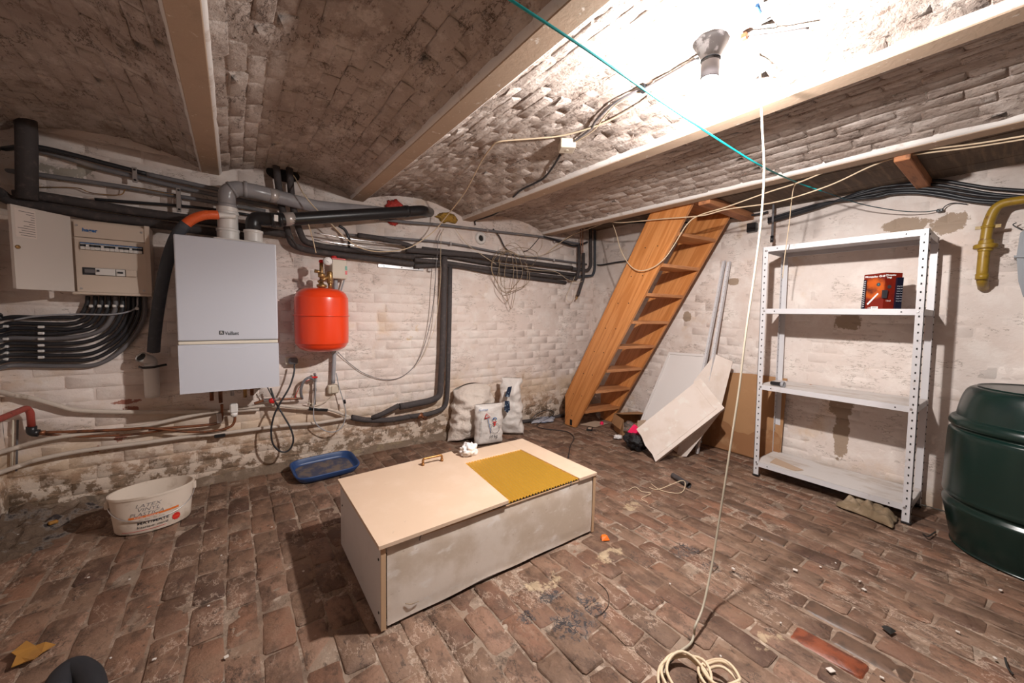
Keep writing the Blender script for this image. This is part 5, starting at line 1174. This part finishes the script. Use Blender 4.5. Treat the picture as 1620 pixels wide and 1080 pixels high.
# small cardboard box with flaps
cbx = T('cardboard_box', FL(1000, 672), 'small open cardboard box on floor right of the stair foot', 'cardboard box')
cA = FL(973, 688); cB = FL(1022, 697); o_ = V((3.30, 2.42, 0)); ux_ = V((.28, .02, 0)); uy_ = V((-.03, .30, 0)); hh_ = .175
o_ = FL(985, 692)+V((0, 0, .004)); rgt = FL(1030, 690)-FL(988, 694); lft = (FL(966, 676)-FL(988, 694)); rgt.z = lft.z = 0
rgt = rgt.normalized()*.30; lft = lft.normalized()*.24; upz = V((0, 0, hh_)); t_ = .004
def wallp(a, c_, h0=0, h1=None, mat='cardb', name='side'):
    h1 = h1 or hh_; n = (c_-a).cross(V((0, 0, 1))).normalized()*t_
    b = MB(); b.prism([a+V((0, 0, h0)), c_+V((0, 0, h0)), c_+V((0, 0, h1)), a+V((0, 0, h1))], n); return b.o(name, mat, cbx)
wallp(o_, o_+lft); wallp(o_+rgt, o_+rgt+lft, mat='cardpale'); wallp(o_+lft, o_+lft+rgt); wallp(o_+rgt*.55, o_+rgt, 0, hh_*.9, 'cardpale', 'front_side')
b = MB(); b.prism([o_, o_+rgt, o_+rgt+lft, o_+lft], (0, 0, .003)); b.o('bottom', 'cardb', cbx)
b = MB(); b.prism([o_+lft+upz, o_+lft+rgt+upz*1.0, o_+rgt*1.02+lft*.25+upz*1.12, o_+rgt*.05+lft*.3+upz*1.2], (0, 0, .004)); b.o('flap', 'cardb', cbx)
b = MB(); b.prism([o_+upz, o_+lft+upz, o_+lft*.95-rgt*.10+upz*.45, o_-rgt*.09+upz*.42], (0, 0, .004)); b.o('flap', 'cardb', cbx)

bg = blob(FL(1004, 711)+V((.03, 0, .080)), .098, .36, 2.2, 31, 36, 22, sc=(1.05, 1.05, .85), flat=.004); tag(bg.o('bin_bag', 'blackbag'), 'shiny black bin bag on the floor below the foam board', 'bag')
q = PX(1014, 684, FL(1008, 708).x+.0); b = MB(); c0 = FL(1004, 712)+V((.03, .02, .022))
b.hexa([c0+V((-.05, .05, .13)), c0+V((.02, -.05, .11)), c0+V((.05, -.03, .13)), c0+V((0, .06, .14))], [c0+V((-.01, .02, .20)), c0+V((0, 0, .195)), c0+V((.01, 0, .195)), c0+V((.01, .025, .2))]); tag(b.o('pink_wrapper', 'pink'), 'bright pink wrapper poking up from the black bag', 'wrapper')
tag(blob(FL(995, 685)+V((0, 0, .06)), .065, .5, 2.2, 41, 24, 16, sc=(1, 1, .9), flat=.004).o('plastic_bag', 'clear'), 'crumpled clear plastic bag between cardboard box and black bag', 'bag')
tag(blob(FL(977, 694)+V((0, 0, .02)), .035, .6, 3, 44, 20, 14, sc=(1.3, 1, .5), flat=.003).o('paper_scrap', 'tissue'), 'torn white paper scrap left of the black bag', 'paper')
tag(blob(FL(951, 662)+V((0, 0, .05)), .055, .5, 2.2, 47, 24, 16, sc=(1, 1, .9), flat=.004).o('plastic_bag', 'clear'), 'crumpled clear plastic bag under the lowest stair tread', 'bag')
tag(blob(FL(952, 672)+V((0, 0, .017)), .02, .3, 3, 49, 16, 10, flat=.003).o('pink_scrap', 'pink'), 'small round pink scrap under the lowest stair tread', 'scrap')
tag(blob(FL(1035, 690)+V((.1, .1, .05)), .06, .4, 3, 52, 20, 14, sc=(1, 1, .9), flat=.004).o('plastic_bag', 'clear'), 'crumpled clear film behind the foremost foam board', 'bag') if False else None
q = FL(933, 680); R = M4.Rotation(.6, 3, 'Z'); bx2 = T('black_gadget', q, 'small flat black case with brown centre beside the stair foot', 'case')
b = MB(); b.box(q+V((0, 0, .010)), (.085, .06, .018), R=R, bev=.004); b.o('body', 'black', bx2); b = MB(); b.box(q+V((0, 0, .0195)), (.055, .035, .003), R=R); b.o('centre', 'cardpale', bx2)
P_ = [FL(918, 672), FL(940, 666), FL(962, 670), FL(942, 676)]; b = MB(); b.prism([p+V((0, 0, .003)) for p in P_], (0, 0, .003)); tag(b.o('paper_sheet', 'cardpale'), 'flat pale paper under the stair on the floor', 'paper')
# grey cloth, floor pipe and black cable near the back wall
def cloth(P4_, h, seed, mat, name, label, cat, nu=24, nv=14, amp=.03):
    b = MB(); P4_ = [V(p) for p in P4_]
    def f(u, v):
        p = P4_[0]*(1-u)*(1-v)+P4_[1]*u*(1-v)+P4_[2]*u*v+P4_[3]*(1-u)*v
        e = min(u, 1-u, v, 1-v)*5; e = min(1, e)
        j = V((NZ.noise(p*13+V((seed, 0, 0))), NZ.noise(p*13+V((0, seed, 0))), 0))*.02
        z = .008+e*h*(.5+.5*NZ.noise(p*6+V((seed, 0, 0))))+amp*e*abs(NZ.noise(p*20+V((0, 0, seed))))
        return p+j+V((0, 0, z))
    b.grid(f, nu, nv); o = b.o(name, mat); md = o.modifiers.new('thick', 'SOLIDIFY'); md.thickness = .004; md.offset = 1
    return tag(o, label, cat)
cloth([FL(840, 671), FL(875, 668), FL(878, 660), FL(846, 662)], .02, 3, 'towel', 'grey_cloth', 'grey-blue cloth lying on the dark pipe at back wall', 'cloth')
pipe([FL(796, 676)+V((0, -.02, .03)), W(815, 668, .06), W(850, 664, .06), W(880, 659, .06), W(905, 652, .08), FL(925, 648)+V((0, 0, .04))], .019, 'foam', 'dark foam pipe lying along the foot of back wall', 'foam_pipe')
pipe([FL(836, 668, .012), FL(850, 654, .10), W(868, 648, .03), W(876, 655, .05), FL(850, 672, .01), FL(862, 678, .006), FL(880, 680, .006), FL(898, 683, .006), FL(908, 692, .006), FL(902, 706, .006), FL(899, 724, .006)], .0042, 'blackc', 'thin black cable on the floor left of the stair', 'cable', 'cable', 6)

# rag by the shelf, foam tube, cords, scraps, leaf
cloth([FL(1322, 800), FL(1412, 838), FL(1420, 822), FL(1345, 786)], .05, 9, 'rag', 'brown_rag', 'crumpled olive brown rag by the front shelf post', 'rag', 34, 18, .085)
b = MB(); a, c_ = FL(1064, 756, .0), FL(1090, 772, .0); a.z = c_.z = .0205
b.tube([a, a*.66+c_*.34+V((0, 0, .002)), a*.33+c_*.67, c_], .0195, 16, caps=False); b.tube([a*.9+c_*.1, a*.1+c_*.9], .009, 10); tag(b.o('foam_offcut', 'foam'), 'short black foam tube offcut on floor near foam boards', 'foam tube')
pipe([FL(1027, 771, .005), FL(1040, 774, .005), FL(1060, 767, .03), FL(1078, 760, .046), FL(1084, 764, .03), FL(1081, 776, .006), FL(1070, 780, .005), FL(1045, 775, .005), FL(1030, 765, .005)], .0025, 'cordc', 'thin beige string looped over the black foam offcut', 'string', 'string', 6)
pipe([FL(994, 775, .004), FL(1005, 770, .004), FL(1015, 777, .004), FL(1030, 780, .004), FL(1015, 788, .004), FL(1025, 795, .004)], .0022, 'cordc', 'thin beige string on the floor before the foam offcut', 'string', 'string', 6)
b = MB(); q = FL(956, 852); b.hexa([q+V((-.03, -.01, .003)), q+V((.01, -.03, .003)), q+V((.035, .01, .003)), q+V((-.01, .02, .003))], [q+V((-.02, 0, .018)), q+V((.005, -.015, .022)), q+V((.012, .008, .018)), q+V((-.008, .012, .02))]); tag(b.o('orange_scrap', 'orange'), 'small orange plastic scrap right of the cabinet', 'scrap')
b = MB()
LP = [(17, 1056), (22, 1038), (38, 1032), (18, 1035), (42, 1016), (58, 1025), (68, 1018), (88, 1018), (78, 1026), (64, 1034), (52, 1044), (34, 1049)]
b.prism([FL(x, y, .010+.01*((i*7) % 3)/2) for i, (x, y) in enumerate([(18, 1056), (26, 1038), (18, 1033), (42, 1014), (56, 1022), (72, 1016), (88, 1020), (66, 1033), (54, 1043), (36, 1049)])], (0, 0, .003)); tag(b.o('fallen_leaf', 'leaf'), 'yellow-brown curled leaf on the floor at bottom left', 'leaf')
# black curved foam elbow bottom left
b = MB(); fe = [FL(88, 1100, .036), FL(98, 1072, .036), FL(118, 1058, .036), FL(140, 1072, .036), FL(148, 1105, .036)]
b.tube(catmull(fe, 8), .034, 18); tag(b.o('foam_elbow', 'blackfoam'), 'black bent foam pipe piece at the bottom left floor edge', 'foam elbow')

# ------------------------------------------------------------------ lamp, ceiling box and cables
lp = T('ceiling_lamp', (1.42, .752, 2.2), 'bare lit bulb in a flared socket on the whitewashed ceiling', 'lamp')
LC = V((1.418, .752, 2.198))
b = MB(); b.lathe(LC, [(.060, .02), (.062, -.004), (.056, -.008), (.050, -.020), (.038, -.045), (.031, -.062), (.030, -.075)], 32, sx=1, sy=1); b.o('flared_base', 'socket', lp)
b = MB(); b.lathe(LC+V((0, 0, -.066)), [(.0335, -.002), (.0335, .002)], 28); b.o('rubber_ring', 'black', lp)
b = MB(); b.lathe(LC+V((0, 0, -.075)), [(.030, 0), (.031, -.004), (.0305, -.055), (.028, -.058)], 28); b.o('bulb_collar', 'collar', lp)
b = MB(); b.lathe(LC+V((0, 0, -.133)), [(.028, .001), (.030, -.008), (.0295, -.020), (.024, -.034), (.013, -.043), (.001, -.046)], 28, cap=False); bu = b.o('bulb', 'lightb', lp)
bu.visible_shadow = True
def CEp(x, y, z=2.19, dz=.026):
    z_ = 2.15
    if z < 2.12: return FL(x, y, z)
    for _ in range(8):
        p = FL(x, y, z_); k = max(i for i in range(4) if p.x >= BX[i] or i == 0)
        x0, x1 = BX[k]+.035, BX[k+1]-.035; z_ = max(2.085, ZS+vz(p.x, (x0+x1)/2, (x1-x0)/2+.01, RISE)-dz)
    return FL(x, y, z_)
cbx0 = CEp(897, 234, 2.19, .045)
jb = T('ceiling_junction_box', cbx0, 'square cream junction box on the ceiling left of lamp', 'box')
R = M4.Rotation(radians(-33), 3, 'Z'); b = MB(); b.box(cbx0+V((0, 0, .012)), (.085, .085, .05), R=R, bev=.004); b.o('body', 'cream', jb)
b = MB(); b.lathe(cbx0+V((0, 0, -.013)), [(.010, 0), (.009, -.002)], 12); b.o('screw', 'cream', jb)
pipe([CEp(886, 245), CEp(876, 262, 2.185), CEp(861, 281, 2.17), CEp(846, 290, 2.155), CEp(820, 304, 2.13), CEp(789, 335, 2.1), CEp(765, 345, 2.09), W(752, 349, .03), W(752, 356, .02)], .0065, 'blackc', 'black cable from ceiling junction box down to the back wall', 'cable', 'cable', 8)
pipe([CEp(905, 226), CEp(935, 203, 2.19), CEp(942, 192, 2.2), CEp(968, 166, 2.2), CEp(1000, 147, 2.205), CEp(1020, 140, 2.205), CEp(1060, 118, 2.21), CEp(1105, 92, 2.22)], .0052, 'greyc', 'dark twin cable from junction box to the ceiling lamp', 'cable', 'cable', 8)
pipe([CEp(905, 228), CEp(938, 207, 2.185), CEp(955, 186, 2.19), CEp(975, 165, 2.195), CEp(1018, 143, 2.2), CEp(1050, 127, 2.2), CEp(1100, 98, 2.21)], .0035, 'cordc', 'thin tan wire beside the dark lamp cable', 'wire', 'wire', 6)
q = CEp(1018, 140, 2.2); b = MB(); b.box(q, (.02, .02, .03)); tag(b.o('cable_clip', 'black'), 'small black clip on the lamp cable', 'clip')
pipe([CEp(1034, 146, 2.2), CEp(1020, 160, 2.19), CEp(965, 190, 2.18), CEp(920, 207, 2.17), CEp(880, 216, 2.165), CEp(820, 221, 2.17), CEp(790, 224, 2.16), CEp(778, 232, 2.14), PY(760, 258, 2.2), PY(735, 305, 2.6), PY(704, 345, 2.95), PY(686, 366, 3.05), PY(660, 385, 3.08), PY(640, 394, 3.08), PY(612, 398, 3.1), PY(590, 397, 3.12), PY(568, 391, 3.12), PY(545, 375, 3.1), PY(520, 350, 3.08), PY(495, 325, 3.0), PY(478, 303, 3.0), W(468, 283, .1), W(462, 275, .1)], .0042, 'cordc', 'cream cord draped from ceiling down past the back wall pipes', 'cord', 'cord', 8)
pipe([PY(488, 355, 2.9), PY(494, 375, 2.97), PY(500, 400, 3.0)], .0035, 'cordc', 'thin cream wire ending at the tank gauge', 'wire', 'wire', 6)
q = CEp(1178, 58, 2.2); b = MB(); b.box(q, (.02, .02, .02), bev=.003); tag(b.o('ceiling_hook', 'copper'), 'small rusty hook in the ceiling right of lamp', 'hook')
pipe([CEp(1180, 58, 2.2), CEp(1230, 52, 2.2), CEp(1280, 44, 2.2)], .003, 'greyc', 'thin grey wire on ceiling right of the rusty hook', 'wire', 'wire', 6)
pipe([CEp(1198, 8, 2.2), CEp(1202, 20, 2.19)], .006, 'printblue', 'short blue cable tie hanging from the bright ceiling', 'cable_tie', 'cable tie', 6, cm=False)
# turquoise rope with thin dark tail
rA, rB, rC = FL(790, -14, 2.03), PX(1300, 302, 3.2), PX(1487, 333, 3.6)
rb = T('washing_line', rB, 'turquoise rope stretched across the room below the ceiling', 'rope')
mid = [FL(808, 0, 2.02), FL(930, 80, 2.0), FL(1060, 170, 1.985), FL(1160, 236, 1.975), FL(1215, 268, 1.965), PX(1265, 290, 3.0)]
b = MB(); b.tube(catmull([rA]+mid+[PX(1300, 302, 3.15)], 6), .0042, 8); b.o('rope', 'teal', rb)
b = MB(); b.tube(catmull([PX(1300, 302, 3.15), PX(1360, 322, 3.35), PX(1420, 333, 3.5), PX(1462, 335, 3.58), PX(1485, 332, 3.61)], 6), .0028, 6); b.o('tail', 'tealdk', rb, 'thin dark tail of the rope')
b = MB(); q = RW(1487, 333, .03); b.cyl(q+V((.03, 0, 0)), q+V((-.01, 0, 0)), .004, 8); b.box(q, (.02, .03, .02), bev=.004); tag(b.o('wall_hook', 'black'), 'black hook on the right wall holding the dark cord end', 'hook')
pipe([RW(1489, 333, .03), RW(1497, 325, .03), RW(1510, 321, .02), RW(1530, 323, .02)], .003, 'blackc', 'thin dark cord trailing from the right wall hook', 'cord', 'cord', 6)
# hanging white cord and its coil on the floor
hc = T('extension_cord', FL(1095, 1050), 'white cord hanging from the ceiling into a loose coil on floor', 'cord')
PYc = lambda x, y, Y: PY(x, y, Y)
P = [FL(1197, 62, 2.215), PYc(1202, 110, .66), PYc(1206, 200, .67), PYc(1209, 270, .68), PYc(1204, 350, .69), PYc(1194, 430, .70), PYc(1181, 520, .70), PYc(1170, 610, .70), PYc(1158, 690, .70), PYc(1146, 770, .70), PYc(1135, 840, .70), PYc(1125, 900, .69), PYc(1112, 960, .67), PYc(1100, 990, .66)]
P += [FL(1098, 1003, .02), FL(1092, 1018, .008), FL(1072, 1033, .007), FL(1055, 1050, .007), FL(1051, 1066, .012)]
b = MB(); b.tube(catmull(P, 6), .0043, 8); b.o('strand', 'cordw', hc)
random.seed(11)
def loop(cx, cy, rx, ry, rot, z, tilt=0, n=28, ph=0, seed=0, mat='cordc'):
    P = []
    for i in range(n):
        t = 2*pi*i/n+ph; x = cos(t)*rx; y = sin(t)*ry
        P.append(V((cx+x*cos(rot)-y*sin(rot), cy+x*sin(rot)+y*cos(rot), z+.006*sin(3*t+seed)+tilt*(1+sin(t+seed)))))
    b = MB(); b.tube(P, .0048, 8, closed=True); b.o('coil_loop', mat, hc)
c1 = FL(1085, 1085); c2 = FL(1135, 1088)
loop(c1.x, c1.y, .088, .075, .3, .014, .01); loop(c1.x+.006, c1.y-.006, .080, .068, .6, .026, .008, seed=1); loop(c1.x-.004, c1.y+.004, .095, .070, -.1, .022, .01, seed=2)
loop(c2.x, c2.y+.0, .070, .055, .9, .020, .028, seed=4); loop(c2.x+.006, c2.y-.004, .060, .048, 1.1, .028, .024, seed=4.4); loop(c2.x-.01, c2.y-.01, .055, .055, 1.1, .016, .016, seed=3.6)
# cream cords strung on the right
pipe([PX(1720, 198, 2.86), PX(1620, 215, 2.88), PX(1530, 229, 2.9), PX(1420, 241, 2.88), PX(1398, 241, 2.86), PX(1330, 262, 2.88), PX(1265, 288, 2.88), PX(1215, 304, 2.88), PX(1150, 327, 2.88), PX(1105, 341, 2.88), PX(1086, 356, 2.88), PX(1068, 385, 2.88), PX(1052, 408, 2.88), PX(1033, 423, 2.88), PX(1012, 428, 2.88), PX(996, 419, 2.9), PX(982, 395, 2.95), PX(975, 370, 2.98), PX(969, 353, 3.0)], .0042, 'cordc', 'cream cord strung under the boards and looping over the stair', 'cord', 'cord', 8)
pipe([PX(1720, 203, 2.9), PX(1620, 220, 2.92), PX(1530, 234, 2.94), PX(1430, 247, 2.94), PX(1380, 262, 2.94), PX(1310, 294, 2.94), PX(1230, 319, 2.92), PX(1150, 331, 2.89), PX(1110, 341, 2.88), PX(1050, 346, 2.88), PX(985, 352, 2.9), PX(962, 351, 2.95), PX(942, 358, 3.0), PY(905, 372, 3.1), PY(880, 388, 3.15), PY(865, 400, 3.2)], .0042, 'cordc', 'lower cream cord running past the stair top to the pipes', 'cord', 'cord', 8)
b = MB(); q = PX(1398, 238, 2.86); b.tube([q+V((0, -.01, .02)), q+V((0, .008, .018)), q+V((0, .012, -.004)), q+V((0, .006, -.012))], .006, 8); tag(b.o('beam_hook', 'black'), 'black hook on the ceiling beam holding the cream cord', 'hook')
pipe([PX(1264, 287, 2.9), PX(1256, 296, 2.95), PX(1252, 320, 3.0), PX(1249, 350, 3.05), PX(1245, 380, 3.1), PX(1241, 410, 3.14), PX(1238, 440, 3.16)], .0028, 'cordc', 'thin cream string hanging to the left shelf post', 'string', 'string', 6)
# thin wires on the back wall
pipe([W(702, 362, .08), W(694, 378, .09), W(691, 410, .10), W(688, 450, .10), W(684, 490, .08), W(676, 530, .05), W(664, 565, .03), W(650, 585, .025), W(630, 598, .02), W(605, 600, .02), W(575, 590, .02), W(550, 572, .02), W(534, 556, .03)], .0028, 'greyc', 'thin dark wire hanging down the wall left of the vertical pipes', 'wire', 'wire', 6)
pipe([W(702, 360, .08), W(698, 374, .1), W(697, 410, .12), W(697, 440, .12), W(691, 500, .10), W(682, 535, .06), W(668, 565, .03), W(655, 582, .02)], .0022, 'cordc', 'thin pale wire beside the dark hanging wire', 'wire', 'wire', 6)
wc = T('wire_tangle', W(815, 480, .1), 'tangle of thin cream wires hanging from the pipe bundle', 'wires')
rr = random.Random(5)
for (cx, cy, rx, ry, s) in ((808, 430, 29, 32, 0), (802, 426, 22, 34, 1), (808, 440, 9, 44, 2), (800, 436, 12, 38, 3), (820, 408, 34, 15, 4), (812, 424, 26, 36, 5)):
    P = []
    for i in range(26):
        t = 2*pi*i/26; P.append(W(cx+cos(t)*rx*(1+.15*sin(2*t+s)), cy+sin(t)*ry*(1+.12*cos(3*t+s)), .10+.02*sin(t*2+s)))
    b = MB(); b.tube(P, .0028, 6, closed=True); b.o('wire_loop', 'tanwire', wc)
pipe([W(720, 362, .05), W(738, 385, .06), W(758, 400, .09), W(785, 418, .1)], .0026, 'cordc', 'thin cream wire slanting from the high conduit to the tangle', 'wire', 'wire', 6)
pipe([W(799, 396, .09), W(825, 404, .09), W(850, 405, .08), W(878, 395, .06), W(892, 388, .05)], .0024, 'cordc', 'thin cream wire running right from tangle to the conduit', 'wire', 'wire', 6)
pipe([W(830, 425, .09), W(855, 428, .09), W(880, 430, .09), W(900, 443, .1), W(920, 445, .11), W(925, 436, .11)], .0026, 'cordc', 'thin cream wire wound round the corner pipe end', 'wire', 'wire', 6)
pipe([W(910, 436, .12), W(902, 455, .12), W(896, 472, .1), W(903, 478, .1), W(909, 470, .1), W(912, 450, .12)], .0022, 'cordc', 'small wire loop hanging under the corner pipes', 'wire', 'wire', 6)
pipe([W(858, 376, .03), W(857, 390, .03), W(848, 402, .04)], .002, 'cordc', 'short thin cream wire left of the corner pipes', 'wire', 'wire', 6)

# ------------------------------------------------------------------ rubble and small debris
rbp = MB()
def rf(u, v):
    x = XL+.005+u*.42; y = YB-.01-v*.62; p = V((x, y, 0)); e = max(0, 1-u*1.05-v*.35)*max(0, 1-v*1.0)
    return (x, y, .10*e*(.75+.6*NZ.noise(p*5))+.035*min(1, e*4)*NZ.noise(p*13)+.022*min(1, e*4)*NZ.noise(p*31)+.002-.012*(1-min(1, e*8)))
rbp.grid(rf, 50, 50); tag(rbp.o('rubble_heap', 'rubble'), 'low heap of dark dirt and plaster rubble in left corner', 'rubble', kind='stuff')
rr = random.Random(3)
CH_ = {(26, 838): 'largest, low at the picture edge', (48, 832): 'second largest, right of the largest one', (60, 815): 'middle of the heap below the yellow chip', (30, 812): 'against the left wall above the largest', (95, 790): 'smallest at right end of the heap', (72, 826): 'small one just left of the yellow chip', (58, 790): 'high on the heap by the wall foot', (20, 850): 'nearest the camera at the picture edge', (40, 800): 'small one halfway up the heap', (85, 815): 'small one just above the yellow chip'}
for (x, y, s) in ((26, 838, .05), (48, 832, .035), (60, 815, .03), (30, 812, .04), (95, 790, .022), (72, 826, .02), (58, 790, .03), (20, 850, .04), (40, 800, .025), (85, 815, .02)):
    p = FL(x, y); b = MB(); b.box(p+V((0, 0, s*.3)), (s*rr.uniform(1, 1.8), s*rr.uniform(.8, 1.3), s*.4), R=M4.Rotation(rr.uniform(0, 3), 3, 'Z')@M4.Rotation(rr.uniform(-.3, .3), 3, 'X'), bev=s*.1); tag(b.o('plaster_chunk', 'flake'), 'pale broken plaster chunk in left corner, '+CH_[(x, y)], 'plaster', 'plaster chunks in the left corner')
for (x, y, s, mt) in ((85, 752, .03, 'orange'),): pass
b = MB(); q = FL(84, 826, .03); b.box(q, (.035, .025, .015), R=M4.Rotation(.5, 3, 'Z'), bev=.004); tag(b.o('yellow_chip', 'leaf'), 'small yellow chip on the rubble in left corner', 'chip')
FK_ = {(1160, 901): 'between the charred patch and hanging cord', (1298, 898): 'right of the hanging cord, midway to the barrel', (1367, 934): 'two-part flake left of the barrel foot', (1258, 903): 'flat round one right of the hanging cord', (1314, 1062): 'largest, just below the wet red brick', (1235, 987): 'above the cord coil, left of the red brick', (1360, 921): 'tiny one just above the two-part flake', (1322, 892): 'tiny one farthest from camera before the shelf', (1583, 935): 'below the barrel at the right picture edge', (1515, 1001): 'right of the small black coal chip', (1574, 1043): 'beside the dark twig at right foreground', (1395, 1074): 'at bottom edge right of the red brick', (358, 1041): 'square one at bottom left, larger than its neighbours', (244, 1045): 'bottom left, right of the black foam elbow', (175, 1043): 'bottom left, right next to the black foam elbow', (350, 880): 'below the paint bucket, toward the cabinet', (480, 905): 'inside the cabinet shadow on its left', (140, 915): 'far left, below the rubble heap', (205, 918): 'left, below the paint bucket', (1140, 1040): 'just above the cord coil', (430, 835): 'between paint bucket and cabinet', (330, 960): 'left foreground, above the square flake', (1060, 925): 'between the two charred patches', (1205, 855): 'right of the hanging cord, near the shelf rag'}
for (x, y, s, k) in ((1160, 901, .010, 'flake'), (1298, 898, .008, 'flake'), (1367, 934, .012, 'flake'), (1258, 903, .016, 'flake'), (1314, 1062, .018, 'flake'), (1235, 987, .006, 'flake'), (1360, 921, .007, 'flake'), (1322, 892, .006, 'flake'), (1583, 935, .010, 'flake'), (1515, 1001, .008, 'flake'), (1574, 1043, .008, 'flake'), (1395, 1074, .008, 'flake'), (358, 1041, .012, 'flake'), (244, 1045, .008, 'flake'), (175, 1043, .006, 'flake'), (350, 880, .006, 'flake'), (480, 905, .008, 'flake'), (140, 915, .006, 'flake'), (205, 918, .006, 'flake'), (1140, 1040, .006, 'flake'), (430, 835, .006, 'flake'), (330, 960, .007, 'flake'), (1060, 925, .007, 'flake'), (1205, 855, .008, 'flake')):
    q = FL(x, y); b = MB(); b.box(q+V((0, 0, .006)), (s*rr.uniform(1, 1.5), s, .004), R=M4.Rotation(rr.uniform(0, 3), 3, 'Z'), bev=.001); tag(b.o('plaster_flake', 'flake'), 'white plaster flake on floor, '+FK_[(x, y)], 'flake', 'plaster flakes on the floor')
b = MB(); q = FL(1405, 998); b.hexa([q+V((-.02, -.01, .004)), q+V((.02, -.02, .004)), q+V((.02, .015, .004)), q+V((0, .02, .004))], [q+V((-.005, 0, .014)), q+V((.01, -.008, .014)), q+V((.01, .006, .014)), q+V((0, .006, .014))]); tag(b.o('coal_chip', 'hole'), 'small black coal chip on the floor at right foreground', 'chip')
pipe([FL(1460, 844, .005), FL(1468, 848, .02), FL(1480, 841, .012)], .0035, 'hole', 'dark broken twig on the floor before the shelf post', 'twig', 'twig', 6)
pipe([FL(1590, 1040, .005), FL(1594, 1055, .01), FL(1603, 1067, .005)], .003, 'hole', 'dark thin twig on the floor at right foreground', 'twig', 'twig', 6)
pipe([FL(945, 920, .004), FL(960, 935, .004), FL(963, 955, .004), FL(952, 970, .004), FL(940, 975, .004)], .0013, 'hole', 'very thin dark wire curled beside the charred patch', 'wire', 'wire', 6)
